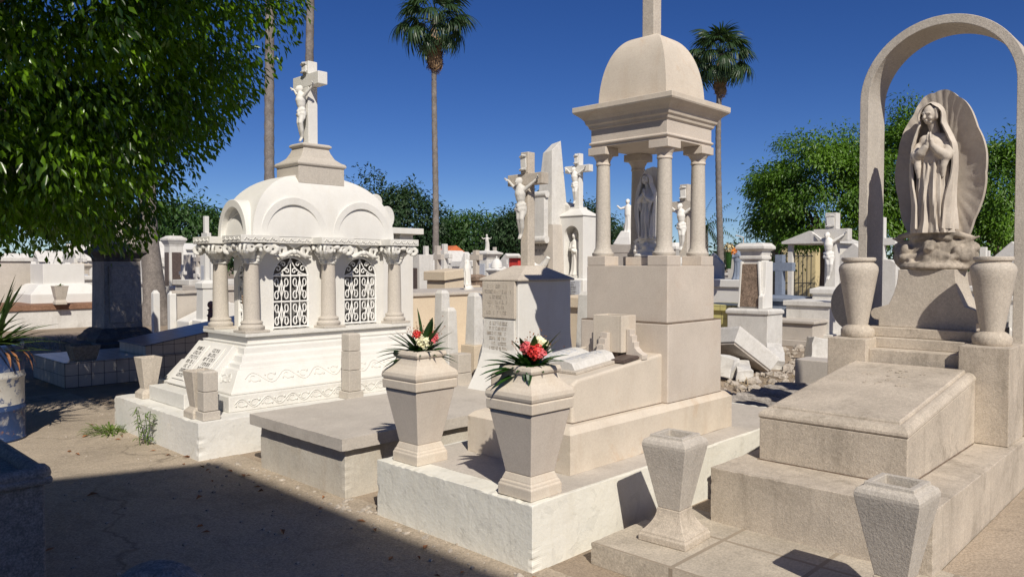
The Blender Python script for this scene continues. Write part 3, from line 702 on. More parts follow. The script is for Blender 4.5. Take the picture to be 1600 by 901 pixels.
def bouquet(x,y,z,label,kind):
    t=T('bouquet',label,'bouquet',(x,y,z)); q=random.Random(11+kind)
    m=MB()
    if kind==0:      # upright fan
        rt=Vector(RT+(0,)); fw=Vector(FW+(0,))
        fans=[(-.95,.62,.20),(-1.05,.42,.22),(-.92,.22,.25),(-1.05,.03,.27),(-.75,.78,.2),(-.5,.85,.16),(-.12,1,.26),(.28,.95,.25),(.55,.85,.25),(.8,.55,.24),(.95,.15,.2),(1,.02,.22),(1,-.1,.2),(.7,.3,.2),(-.9,-.12,.2),(-.55,.35,.2),(.4,.4,.15),(-.3,.5,.17),(.15,.6,.15),(-.75,.5,.22),(-.88,.33,.24)]
        for u,v,L in fans:
            d=rt*u+Vector((0,0,v))+fw*q.uniform(-.5,.3); blade(m,(q.uniform(-.03,.03),q.uniform(-.03,.03),-.02),d,L*(1.12 if v<.5 else 1.15),.025 if v<.9 else .036,.35 if v<.5 else .05)
        for i in range(45):
            a=q.uniform(0,6.28); blade(m,(.03*math.cos(a),.03*math.sin(a),-.02),(math.cos(a),math.sin(a),q.uniform(.25,1.3)),q.uniform(.10,.17),.012,.4)
        bl=[((-.015,0,.105),.030),((.085,.0,.088),.036)]; cr=[((.03,0,.062),.04)]
    else:
        rt=Vector(RT+(0,)); fw=Vector(FW+(0,))
        fans=[(-1,.35,.24),(-1,.25,.25),(-1,.12,.24),(-1,0,.22),(-.95,-.1,.22),(-.9,.45,.2),(-.8,.6,.22),(-.55,.75,.2),(-.35,.95,.2),(-.2,.9,.16),(.05,1,.2),(.35,.85,.18),(.6,.7,.22),(.8,.55,.2),(.55,.8,.24),(.75,.3,.14),(.4,.5,.15),(-.45,.4,.2),(-.7,.2,.2),(-.2,.3,.14),(.65,.5,.2)]
        for u,v,L in fans:
            d=rt*u+Vector((0,0,v))+fw*q.uniform(-.6,.1); blade(m,(q.uniform(-.03,.03),q.uniform(-.03,.03),-.02),d,L*1.15,.031,.35 if v<.6 else .1)
        for L in (.17,.13,.12): blade(m,(-.05,-.05,.0),-fw*.5+rt*q.uniform(-.3,.2)+Vector((0,0,.45)),L,.022,2.2)
        for i in range(55):
            a=q.uniform(0,6.28); blade(m,(.03*math.cos(a),.03*math.sin(a),-.02),(math.cos(a),math.sin(a),q.uniform(.2,1.3)),q.uniform(.10,.17),.014,.5)
        bl=[((-.02,-.035,.105),.034),((.025,-.045,.085),.042),((.055,-.055,.075),.03)]; cr=[((.055,.02,.115),.036)]
    t.part('leaves',m,M['bouq'],local=True)
    rt=Vector(RT+(0,)); fw=Vector(FW+(0,))
    for k,(c,r) in enumerate(bl):
        c3=rt*c[0]+fw*(c[1]-.035)+Vector((0,0,c[2])); mm=MB(); bloom(mm,c3,r,130,20+k+kind*9,ps=.33); mm.ball(c3,r*.72,10); t.part('red_flower',mm,M['red'] if (k+kind)%2==0 else M['pink'],local=True)
    for k,(c,r) in enumerate(cr):
        c3=rt*c[0]+fw*(c[1]-.05)+Vector((0,0,c[2])); mm=MB(); bloom(mm,c3,r,60,40+kind,ps=.75); mm.ball(c3,r*.8,10); t.part('cream_flower',mm,M['cream'],local=True)
    mm=MB()
    for i in range(90):
        a=Vector((q.gauss(0,.055),q.gauss(0,.03),.10+abs(q.gauss(0,.035)))); a=rt*(a.x+.03)+fw*a.y+Vector((0,0,a.z)); mm.ball(a,.0035,5)
        if i%3==0: mm.tube([(a.x*.3,a.y*.3,.02),tuple(a)],.0009,4)
    t.part('small_sprigs',mm,M['dry'],local=True)
    return t
bouquet(3.045,2.805,1.055,'bouquet leaning left with clustered red and coral blooms and a pale flower behind',1)
bouquet(3.08,3.79,1.055,'bouquet with upright leaf fan, two separate red blooms and a cream rose',0)
# ------------------------------------------------------------------ grey slab tomb and its crucifix headstone
def greytomb():
    t=T('slab_tomb','low grey concrete tomb with an overhanging flat slab beside the white platform','tomb',(2.9,4.4,0))
    m=MB(); m.box(2.93,4.93,4.42,5.60,-.02,.345); m.rough(30,.005,6); t.part('body',m,M['slabside'],bevel=.005)
    m=MB(); m.box(2.875,4.98,4.37,5.67,.345,.43); m.rough(40,.004,5); t.part('slab',m,M['slab'],bevel=.004)
    t=T('crucifix_headstone','cream headstone with flared foot, carved tablets and a grey crucifix on its hipped cap','tomb',(5.88,5.475,0))
    m=MB(); m.box(5.40,7.3,4.72,6.38,-.02,.37); t.part('base',m,M['slab'],bevel=.01)
    m=MB(); c=5.88
    L=[(c-.62,.37),(c-.60,.42),(c-.55,.50),(c-.47,.62),(c-.41,.76),(c-.385,.9),(c-.38,1.0),(c-.38,1.455)]
    m.prism(L+[(2*c-u,z) for u,z in L[::-1]],'y',5.24,5.71); t.part('body',m,M['white'],bevel=.006)
    m=MB(); m.sq(c,5.475,[(.41,.262,1.456),(.41,.262,1.474),(.12,.09,1.60),(.0801,.0801,1.602)]); t.part('cap',m,M['greycant'],bevel=.004)
    m=MB(); p=[(5.71,.37),(5.93,.37),(5.92,.55),(5.88,.72),(5.82,.86),(5.71,.98)]; m.prism(p,'x',5.60,5.75); t.part('wing',m,M['white'],bevel=.006)
    m=MB(); m.box(5.47,5.498,5.262,5.70,1.10,1.452); t.part('tablet',m,M['greycant'],bevel=.008)
    m=MB(); m.box(5.478,5.498,5.275,5.69,.755,1.088); tb=t.part('tablet',m,M['dirtywhite'],bevel=.006)
    m=MB(); glyphs(m,lambda u,v,w:(5.478-w,5.965+5-u-0,v),5.30,5.66,.78,1.075,6,seed=8); 
    m=MB(); glyphs(m,lambda u,v,w:(5.478-w,10.965-u,v),5.30,5.66,.79,1.075,6,seed=8,th=.003); t.part('lettering',m,M['inscrlight'],tb)
    m=MB(); glyphs(m,lambda u,v,w:(5.47-w,10.965-u,v),5.29,5.67,1.13,1.43,6,seed=9,th=.003,dens=.75); t.part('lettering',m,M['inscrlight'],list(t.e.children)[-2] if False else t.e)
    crucifix_parts(t.e,c,5.475,1.60,2.71,.10,.46,2.445,.11,.1,M['greycant'],M['dirtywhite'],.56,1.885,dep=.10,base_local=t.loc)
    t.e.location=(5.88-.36,5.475-.36,0)
greytomb()
# ------------------------------------------------------------------ grave on the right with arch and statue
def rightgrave():
    t=T('arched_grave','beige stone grave with a sloping lid, stepped plinths and a tall round arch','tomb',(3.97,1.05,.118))
    m=MB(); m.box(3.97,7.6,1.05,2.225,.10,.43); m.rough(46,.004,8); t.part('platform',m,M['tombgrey'],bevel=.005)
    y0,y1=1.275,2.105; xa,xb=4.335,5.715; za,zb=.683,.842
    m=MB(); m.prism([(xa,.43),(xb,.43),(xb,zb),(xa,za)],'y',y0,y1); t.part('chest',m,M['tombgrey'],bevel=.005)
    sl=(zb-za)/(xb-xa)
    m=MB(); m.box(xa-.006,xb,y0-.006,y1+.006,.427,.437); m.rough(24,.006,4); t.part('joint',m,M['mortar'])
    m=MB()
    def ring(o,h): return [(xa+o,y0+o,za+h+sl*o),(xb-.002,y0+o,zb+h-.002),(xb-.002,y1-o,zb+h-.002),(xa+o,y1-o,za+h+sl*o)]
    prof=[(.0,.002),(-.006,.012),(-.004,.026),(.008,.042),(.024,.052),(.042,.056),(.058,.054),(.060,.064),(.066,.070)]
    m.rings([ring(o,h) for o,h in prof]); t.part('lid',m,M['tombgrey'],bevel=.003)
    m=MB()
    ta=math.atan(sl)
    glyphs(m,lambda u,v,w:(4.75+v*math.cos(ta),3.38-u,za+.0705+(4.75+v-xa)*sl+w),1.42,1.96,.35,.80,4,seed=21,th=.002,dens=.5); t.part('lettering',m,M['tombgrey'])
    for a,b in ((1.085,1.378),(1.972,2.245)):
        m=MB(); m.box(5.717,6.16,a,b,.432,1.068); t.part('plinth',m,M['tombgrey'],bevel=.005)
    m=MB(); m.box(5.78,6.25,1.378,1.972,.432,.998); t.part('step',m,M['tombgrey'],bevel=.005)
    m=MB(); m.box(5.93,6.7,1.30,2.04,.999,1.07); t.part('step',m,M['tombgrey'],bevel=.004)
    m=MB(); m.box(6.02,6.72,1.28,2.08,1.072,1.14); t.part('step',m,M['tombgrey'],bevel=.004)
    m=MB(); m.box(6.165,7.2,1.07,2.25,.432,.997); t.part('back_block',m,M['tombgrey'],bevel=.005)
    # scrolled statue pedestal
    c=1.695; hb,ht=.335,.21; P=[]
    for k in range(15):
        f=k/14; P.append((hb-.02-(hb-ht)*(1-(1-f)**2.0)*1.0,1.205+f*.367))
    right=[(hb-.01,1.14),(hb-.01,1.19)]
    for k in range(9): a=-PI/2+PI*k/8; right.append((hb+.005+.045*math.cos(a),1.19+.045+.045*math.sin(a)))
    right+=[(u,z) for u,z in P if z>1.29]
    m=MB(); m.prism([(c+u,z) for u,z in right]+[(c-u,z) for u,z in right[::-1]],'x',6.12,6.46); t.part('statue_pedestal',m,M['greycant'],bevel=.005)
    # arch
    ac,ro,ri,zs=1.712,.572,.505,2.915; n=40
    O=[(ac+ro,.998)]+[(ac+ro*math.cos(PI*k/n),zs+ro*math.sin(PI*k/n)) for k in range(n+1)]+[(ac-ro,.998)]
    I=[(ac-ri,.998)]+[(ac-ri*math.cos(PI*k/n),zs+ri*math.sin(PI*k/n)) for k in range(n+1)]+[(ac+ri,.998)]
    m=MB(); m.prism(O+I,'x',6.42,6.80); t.part('arch',m,M['greycant2'],bevel=.004)
    for s,nm in ((1,0),(-1,1)):
        e=ac+s*(ro+.003); pts=[(e,.998),(e,2.40)]
        q=[(e,2.41),(e+s*.03,2.405),(e+s*.062,2.38),(e+s*.075,2.33),(e+s*.078,1.60),(e+s*.10,1.53)]
        for k in range(15):
            a=PI*.38-PI*.83*k/14; q.append((e+s*(.10+.215*math.cos(a)),1.27+.235*math.sin(a)))
        q.append((e+s*.1,.998))
        m=MB(); m.prism([(e,.998)]+q,'x',6.68,6.80); t.part('wing',m,M['greycant2'],bevel=.004)
    for (x,y,l) in ((5.94,2.108,'round tapering stone urn on the left plinth of the arched grave'),(5.94,1.232,'round tapering stone urn on the right plinth of the arched grave')):
        u=T('stone_urn',l,'urn',(x,y,1.068),'round urns on the arched grave')
        m=MB(); m.lathe(0,0,[(.112,0),(.118,.008),(.118,.05),(.112,.06),(.098,.075),(.078,.088),(.07,.092)],36); u.part('foot',m,M['tombgrey'],local=True,smooth=True)
        m=MB(); m.lathe(0,0,[(.070,.09),(.075,.12),(.128,.44),(.138,.50),(.134,.525),(.118,.545),(.106,.552),(.106,.562),(.118,.568),(.121,.58),(.117,.592),(.095,.594),(.09,.5),(.08,.4)],40,cap=True); u.part('body',m,M['greycant'],local=True,smooth=True)
    lady_statue('praying_statue','weathered praying lady statue in a scalloped mandorla beneath the stone arch','statue',(6.30,1.69,1.572),R(-90),1.0,M['statue'],M['statuedirty'])
rightgrave()
g=MB(); g.box(3.205,4.1,-.6,2.505,-.02,.117); g.rough(50,.006,2)
single('paved_base',g,M['paver'],'low tiled base with a chipped edge in front of the arched grave','plinth',(3.2,-.6,-.02),bevel=.012)
def low_vase(x,y,label,rz=0,crack=False):
    t=T('stone_vase',label,'vase',(x,y,.118),'squat flared vases before the arched grave',rz)
    m=MB(); pr=[(.142,0),(.142,.035),(.134,.042),(.134,.052),(.122,.06)]
    for k in range(1,9):
        f=k/8; pr.append((.122-.052*(1-(1-f)**2)*1.0,.06+.115*f))
    m.sq1(0,0,pr); t.part('foot',m,M['tombgrey'],local=True,bevel=.004)
    m=MB(); m.sq1(0,0,[(.062,.174),(.066,.178),(.068,.19),(.126,.492),(.130,.515),(.130,.53),(.122,.548),(.104,.558),(.100,.560),(.098,.575),(.072,.575),(.068,.45),(.05,.3)],cap=True); t.part('body',m,M['greycant2'],local=True,bevel=.006)
    return t
low_vase(3.567,2.215,'squat flared stone vase with a cracked side on the tiled base',R(3))
low_vase(3.425,1.045,'squat flared stone vase at the lower right edge in front of the lid',R(-2))
# ------------------------------------------------------------------ white mausoleum
def spiral(c,r0,r1,turns,plane,a0=0,n=26,sgn=1):
    out=[]
    for k in range(n+1):
        f=k/n; a=a0+sgn*turns*2*PI*f; r=r0+(r1-r0)*f; u,v=r*math.cos(a),r*math.sin(a)
        out.append((c[0]+u,c[1],c[2]+v) if plane=='x' else (c[0],c[1]+u,c[2]+v))
    return out
def scroll_s(mb,f,u,z,w,h,r,flip=1):
    """S scroll in a grille; f(u,z)->xyz"""
    pts=[]
    for k in range(15): a=-PI*.6+PI*1.9*(1-k/14); q=(1-.62*(1-k/14)); pts.append((u+flip*w*.5*(0.0+math.cos(a)*q*.9),z+h*.28+h*.2*math.sin(a)*q))
    top=pts; mb.tube([f(a,b) for a,b in top],r,5)
    bot=[(2*u-a,2*z-b) for a,b in top]; mb.tube([f(a,b) for a,b in bot],r,5)
    mb.tube([f(*top[-1]),f(u,z),f(*bot[-1])],r,5)
def grille(mb,f,a,b,z0,top,r=.007):
    w=b-a; R_=w/2; c=(a+b)/2; zs=top-R_
    arc=[(c-R_*.97*math.cos(PI*k/20),zs+R_*.97*math.sin(PI*k/20)) for k in range(21)]
    mb.tube([f(u,z) for u,z in [(a+.008,z0)]+arc+[(b-.008,z0)]],r*1.4,5)
    for z in (z0+.012,(z0+zs)/2+.01,zs+.01): mb.tube([f(a,z),f(b,z)],r*1.3,5)
    mb.tube([f(c,z0),f(c,top)],r,5)
    for u in (a+w*.25,a+w*.75): mb.tube([f(u,z0),f(u,zs)],r*.8,5)
    hh=(zs-z0)/2
    for row in range(2):
        zc=z0+hh*(row+.5)+.01
        for k in range(2):
            uc=a+w*(.25+.5*k)
            d=[(uc,zc+hh*.36),(uc+w*.055,zc),(uc,zc-hh*.36),(uc-w*.055,zc)]
            mb.tube([f(u,z) for u,z in d+d[:1]],r*.9,5)
            for s in (-1,1):
                for q in (-1,1):
                    mb.tube([f(uc+s*w*.065,zc)]+[f(uc+s*(w*.125+w*.055*math.cos(t)*(1-.1*t)),zc+q*(hh*.26+hh*.15*math.sin(t)*(1-.08*t))) for t in np.linspace(PI*1.25,-PI*.75,14)],r*.9,5)
    for s in (-1,1):
        mb.tube([f(c+s*x,z) for x,z in ((0,top-R_*.15),(w*.12,top-R_*.55),(w*.30,zs+R_*.16),(w*.43,zs+.02))],r,5)
        for (du,dz,rr) in ((.10,.28,.075),(.20,.62,.07),(.34,.40,.085),(.24,.14,.05)):
            mb.tube([f(c+s*(w*du+w*rr*math.cos(t)*(1-.11*t)),zs+R_*dz+w*rr*math.sin(t)*(1-.11*t)) for t in np.linspace(0,2.2*PI,16)],r*.9,5)
def capital(mb,cx,cy,z0,z1,r0,half,seed):
    q=random.Random(seed); h=z1-z0
    mb.lathe(cx,cy,[(r0*1.12,z0-.012),(r0*1.15,z0),(r0,z0+.01),(r0*1.0,z0+h*.3),(r0*1.25,z0+h*.65),(half*.82,z1)],20)
    for i in range(8):      # acanthus leaves
        a=2*PI*i/8+PI/8; ca,sa=math.cos(a),math.sin(a)
        for (zz,rr,s) in ((.12,1.06,.022),(.32,1.16,.03),(.5,1.42,.034),(.58,1.66,.026)):
            mb.ball((cx+ca*r0*rr,cy+sa*r0*rr,z0+h*zz),(s,s,s*.9),8)
    for sx in (-1,1):
        for sy in (-1,1):    # corner volutes
            c=Vector((cx+sx*half*.80,cy+sy*half*.80,z1-h*.30)); d=Vector((sx,sy,0)).normalized()
            for off in (-.02,.02):
                side=Vector((-sy,sx,0)).normalized()*off
                pts=[tuple(c+side+d*(.055*(1-.75*f)*math.cos(4.2*PI*f+.5*PI))+Vector((0,0,.055*(1-.75*f)*math.sin(4.2*PI*f+.5*PI)))) for f in np.linspace(0,1,22)]
                mb.tube(pts,[.017*(1-.45*f) for f in np.linspace(0,1,22)],6)
            mb.caps([(cx+sx*r0*.8,cy+sy*r0*.8,z0+h*.35,.022),(cx+sx*half*.62,cy+sy*half*.62,z1-h*.2,.026),(c.x,c.y,z1-h*.08,.022)],8)
        mb.ball((cx+sx*half*.86,cy,z1-h*.16),(.026,.04,.024),10); mb.ball((cx,cy+sx*half*.86,z1-h*.16),(.04,.026,.024),10)
        for k in (-1,1):
            mb.tube(spiral((cx+k*half*.42,cy+sx*half*.85,z1-h*.25),.045,.012,1.6,'x',PI/2,18,-k),.014,6)
            mb.tube(spiral((cx+sx*half*.85,cy+k*half*.42,z1-h*.25),.045,.012,1.6,'y',PI/2,18,-k),.014,6)
    for i in range(26):
        a=q.uniform(0,2*PI); rr=q.uniform(.55,.98)*half; mb.ball((cx+rr*math.cos(a),cy+rr*math.sin(a),z1-h*q.uniform(.05,.4)*1.0),q.uniform(.012,.022),6)
def keystone(mb,c,nrm,z,s=1.):
    """leafy shell ornament above an opening"""
    ux=Vector((1,0,0)) if nrm=='y' else Vector((0,1,0)); nn=Vector((0,-1,0)) if nrm=='y' else Vector((-1,0,0)); c=Vector(c)
    def P(u,w,v): return tuple(c+ux*u*s+nn*w+Vector((0,0,v*s)))
    for k in range(-3,4):
        a=PI/2+k*.36; mb.caps([(*P(0,.03,.02),.016),(*P(.055*math.cos(a),.05,.02+.055*math.sin(a)),.018),(*P(.085*math.cos(a),.035,.02+.085*math.sin(a)),.012)],6)
    for q in (-1,1):
        pts=[P(q*(.11+.045*(1-.7*f)*math.cos(3.4*PI*f)),.04,-.01+.05*(1-.7*f)*math.sin(3.4*PI*f)) for f in np.linspace(0,1,18)]; mb.tube(pts,[.018*(1-.4*f) for f in np.linspace(0,1,18)],6)
        mb.caps([(*P(q*.03,.045,-.02),.022),(*P(q*.10,.05,-.055),.022),(*P(q*.165,.03,-.06),.013)],7)
        mb.caps([(*P(q*.05,.045,.05),.018),(*P(q*.11,.045,.07),.016),(*P(q*.17,.03,.045),.012)],7)
    mb.ball(P(0,.05,-.02),.028,9)
def mausoleum():
    t=T('mausoleum','small white domed mausoleum with leafy capitals, iron grilles and a crucifix on top','mausoleum',(4.34,7.15,0))
    m=MB(); m.box(2.665,5.75,6.13,8.05,-.02,.315); m.rough(40,.009,4,7); t.part('platform',m,M['whiterough'],bevel=.006)
    cx,cy,A,B=4.34,7.15,.97,.45
    def st(m,lst): m.sq(cx,cy,[(A+o,B+o,z) for o,z in lst])
    m=MB(); st(m,[(.33,.316),(.33,.455)]); t.part('carved_plinth',m,M['whitecarv'],bevel=.006)
    m=MB(); st(m,[(.285,.457),(.285,.475),(.262,.50),(.16,.655),(.13,.662),(.12,.70),(.085,.712),(.07,.765),(.035,.78),(.03,.835),(.0,.845),(.01,.868),(-.035,.874),(-.03,.925)]); t.part('base',m,M['white'],bevel=.004)
    m=MB(); st(m,[(-.03,.926),(.005,.934),(.005,.965)]); t.part('base_slab',m,M['whitecarv'],bevel=.004)
    # relief vines on the sloping band and the plinth
    m=MB(); q=random.Random(5)
    def band(u0,u1,f,r,n,amp):
        pts=[]
        for k in range(n*10+1):
            u=u0+(u1-u0)*k/(n*10); pts.append(f(u,amp*math.sin(k/10*PI*2*.5)))
        m.tube(pts,r,5)
        for k in range(n):
            u=u0+(u1-u0)*(k+.5)/n; s=1 if k%2 else -1
            m.tube([f(u+.05*(1-.6*g)*math.cos(s*(.4+g*5)),-s*amp*.1+.038*(1-.6*g)*math.sin(s*(.4+g*5))) for g in np.linspace(0,1,12)],r*.9,5)
            c=f(u+.045,s*amp*.5); m.ball(c,r*2.2,6); c=f(u-.05,s*amp*.4); m.ball(c,r*1.8,6)
    def fy(u,v):   # sloped band on the long side: z .575 mid
        z=.578+v; o=.262-(z-.50)*(.102/.155); return (u,cy-B-o-.002,z)
    def fx(u,v):
        z=.578+v; o=.262-(z-.50)*(.102/.155); return (cx-A-o-.002,u,z)
    band(cx-A-.12,cx+A+.12,fy,.006,13,.045); band(cy-B-.12,cy-B+.05,fx,.006,2,.04)
    def gy(u,v): return (u,cy-B-.332,.385+v)
    band(cx-A-.28,cx+A+.28,gy,.0055,20,.04)
    t.part('relief_vine',m,M['whitecarv'])
    m=MB(); m.box(2.83,3.005,6.80,7.60,.316,.452)
    fr=t.part('front_block',m,M['whitecarv'],bevel=.006)
    # slanted double tablet on the short side
    a=(2.985,.462); b=(3.315,.845); L=math.hypot(b[0]-a[0],b[1]-a[1]); dx,dz=(b[0]-a[0])/L,(b[1]-a[1])/L; nx,nz=-dz,dx
    def sl(u,v,w): return (a[0]+dx*v+nx*w,u,a[1]+dz*v+nz*w)
    m=MB()
    def slab(u0,u1,v0,v1,w0,w1):
        vs=[sl(u,v,w) for w in (w0,w1) for u,v in ((u0,v0),(u1,v0),(u1,v1),(u0,v1))]
        m.mesh(vs,[(0,3,2,1),(4,5,6,7),(0,1,5,4),(1,2,6,5),(2,3,7,6),(3,0,4,7)])
    slab(6.80,7.55,.0,L,-.10,.02); tb=t.part('slanted_tablet',m,M['white'],bevel=.006)
    for (u0,u1,sd) in ((6.88,7.15,1),(7.21,7.48,2)):
        m=MB(); slab(u0,u1,.05,L-.05,.021,.034); p=t.part('page',m,M['white'],tb,bevel=.003) if False else t.part('page',m,M['statwhite'],tb,bevel=.003)
        m=MB(); glyphs(m,lambda u,v,w:sl(u0+u1-u,v,.034+w),u0+.02,u1-.02,.07,L-.07,7,seed=30+sd,h=.72,dens=.95,th=.002); t.part('lettering',m,M['inscr'],tb)
    # walls
    zt=1.818
    m=MB(); m.prism(arch_poly(3.60,5.09,.966,zt,[(3.755,4.160,1.697),(4.575,5.000,1.697)]),'y',6.90,6.96)
    m.prism(arch_poly(6.962,7.34,.966,zt,[(6.985,7.315,1.66)]),'x',3.60,3.66)
    m.box(5.03,5.09,6.962,7.34,.966,zt); m.prism(arch_poly(3.60,5.09,.966,zt,[(3.755,4.160,1.697),(4.575,5.000,1.697)]),'y',7.342,7.40); t.part('wall',m,M['white'])
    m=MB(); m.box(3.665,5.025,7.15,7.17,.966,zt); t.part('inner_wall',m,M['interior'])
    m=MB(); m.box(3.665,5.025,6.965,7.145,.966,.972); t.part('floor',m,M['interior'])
    for (u0,u1) in ((3.755,4.160),(4.575,5.000)):
        m=MB(); grille(m,lambda u,z:(u,6.915,z),u0,u1,.975,1.692); t.part('window_grille',m,M['iron'])
    m=MB(); grille(m,lambda u,z:(3.615,u,z),6.985,7.315,.975,1.655); dg=t.part('door_grille',m,M['iron'])
    m=MB(); m.tube([(3.59,7.12,1.25),(3.575,7.12,1.30),(3.575,7.17,1.30),(3.59,7.17,1.25)],.012,6); m.box(3.575,3.60,7.11,7.18,1.22,1.29); t.part('padlock',m,M['brownrough'],dg)
    # columns
    for k,(x,y) in enumerate(((3.49,6.82),(4.335,6.82),(5.18,6.82),(3.49,7.47),(4.335,7.47),(5.18,7.47))):
        m=MB(); m.lathe(x,y,[(.115,.99),(.12,1.0),(.12,1.022),(.102,1.034),(.098,1.046),(.104,1.056),(.1,1.07),(.082,1.078),(.076,1.1),(.075,1.3),(.068,1.618)],32); c=t.part('column',m,M['colstone'],smooth=True)
        m=MB(); m.cbox(x,y,.25,.25,.9655,.99); t.part('plinth',m,M['colstone'],c,bevel=.004)
        m=MB(); capital(m,x,y,1.63,1.816,.072,.19,k); t.part('capital',m,M['whitecarv'],c,remesh=.0065,sm=1)
    # entablature
    m=MB(); m.box(3.44,5.23,6.80,7.49,1.8185,1.880)
    for x in (3.49,4.335,5.18):
        for y in (6.82,7.47): m.cbox(x,y,.385,.385,1.8165,1.886)
    t.part('entablature',m,M['whitecarv'],bevel=.004)
    m=MB()
    def ev(u0,u1,f,n):
        for k in range(n):
            u=u0+(u1-u0)*(k+.5)/n; w=(u1-u0)/n
            m.tube([f(u-w*.42,-.012),f(u-w*.2,.013),f(u+w*.05,.008),f(u+w*.2,-.013),f(u+w*.42,-.005)],.006,5); m.ball(f(u,.0),.009,6)
    for x in (3.49,4.335,5.18): ev(x-.17,x+.17,lambda u,v:(u,6.625,1.851+v),4)
    ev(3.70,4.13,lambda u,v:(u,6.798,1.851+v),5); ev(4.55,4.97,lambda u,v:(u,6.798,1.851+v),5)
    ev(6.65,7.0,lambda u,v:(3.295,u,1.851+v),4); ev(7.3,7.64,lambda u,v:(3.295,u,1.851+v),4)
    t.part('frieze_relief',m,M['whitecarv'])
    for c_,n_,k_ in (((3.957,6.885,1.76),'y',1.15),((4.787,6.885,1.76),'y',1.15),((3.585,7.15,1.76),'x',1.0)):
        m=MB(); keystone(m,c_,n_,0,k_); t.part('keystone_ornament',m,M['whitecarv'],remesh=.006,sm=1)
    # dome and lunettes
    m=MB(); pr=[]
    for k in range(27):
        f=k/26*PI/2; q=math.cos(f)**.80; pr.append((.83*q+.0,.335*q**.9+.0,1.885+.655*math.sin(f)**.92))
    pr=[(max(a,.2),max(b,.16),z) for a,b,z in pr]; m.sq(4.335,7.145,pr); t.part('dome',m,M['white'],smooth=True)
    for c in (3.952,4.755):
        m=MB(); m.prism(half_ring(c,1.887,.372,.30,28,1.05),'y',6.81,7.14); t.part('lunette_arch',m,M['white'],bevel=.006)
        m=MB(); m.prism(half_ring(c,1.887,.298,.238,28,1.05),'y',6.875,7.1); 
        for k in range(25): a=PI*(k+.5)/25; m.ball((c+.265*math.cos(a),6.872,1.887+.265*1.05*math.sin(a)),.011,6)
        t.part('archivolt',m,M['whitecarv'])
        m=MB(); m.prism([(c-.24,1.887)]+[(c-.24*math.cos(PI*k/20),1.887+.24*1.05*math.sin(PI*k/20)) for k in range(1,20)]+[(c+.24,1.887)],'y',6.90,7.1); t.part('tympanum',m,M['white'])
    m=MB(); m.prism(half_ring(7.15,1.887,.30,.235,28,1.2),'x',3.46,3.9); t.part('lunette_arch',m,M['white'],bevel=.006)
    m=MB(); m.prism(half_ring(7.15,1.887,.233,.19,28,1.2),'x',3.52,3.9); t.part('archivolt',m,M['whitecarv'])
    m=MB(); m.prism([(7.15-.19,1.887)]+[(7.15-.19*math.cos(PI*k/20),1.887+.19*1.2*math.sin(PI*k/20)) for k in range(1,20)]+[(7.15+.19,1.887)],'x',3.56,3.9); t.part('tympanum',m,M['white'])
    m=MB(); m.sq(4.335,7.145,[(.27,.22,2.44),(.27,.22,2.62),(.285,.235,2.628),(.29,.24,2.645),(.28,.23,2.665),(.25,.20,2.68),(.20,.155,2.72),(.165,.13,2.78),(.15,.118,2.82),(.155,.122,2.826),(.172,.14,2.84),(.172,.14,2.858),(.15,.12,2.872)])
    t.part('cross_pedestal',m,M['colstone'],bevel=.004)
    crucifix_parts(t.e,4.335,7.145,2.87,3.735,.115,.50,3.535,.13,.1,M['white'],M['white'],.545,2.92,dep=.11,base_local=t.loc)
mausoleum()
def flared_vase(x,y,z,label,sc=1.,mt='greycant'):
    t=T('stone_vase',label,'vase',(x,y,z),None); t.e.scale=(sc,)*3
    m=MB(); m.sq1(0,0,[(.095,0),(.095,.05),(.06,.09)]); t.part('foot',m,M[mt],local=True,bevel=.004)
    m=MB(); m.sq1(0,0,[(.058,.088),(.10,.395),(.085,.397),(.06,.25)]); t.part('body',m,M[mt],local=True,bevel=.004); return t
flared_vase(2.87,7.72,.316,'pale flared stone vase at the far left corner of the mausoleum platform')
flared_vase(2.80,6.42,.316,'flared stone vase half hidden behind a stacked stone post',1)
def post(x,y,z,label,blocks,mt='colstone'):
    t=T('stone_post',label,'post',(x,y,z)); zz=0
    for k,(w,h) in enumerate(blocks):
        m=MB()
        if k==len(blocks)-1: m.sq1(0,0,[(w/2,zz),(w/2,zz+h-.012),(w/2-.012,zz+h)])
        else: m.sq1(0,0,[(w/2,zz),(w/2,zz+h)])
        t.part('block',m,M[mt],local=True,bevel=.005); zz+=h+.004
    return t
post(2.80,6.25,.316,'short grey stone post of stacked blocks at the near corner of the mausoleum platform',[(.15,.07),(.125,.16),(.125,.17)])
post(4.22,6.25,.316,'taller grey stone post of stacked blocks against the mausoleum wall',[(.17,.07),(.135,.20),(.135,.18),(.13,.17)])
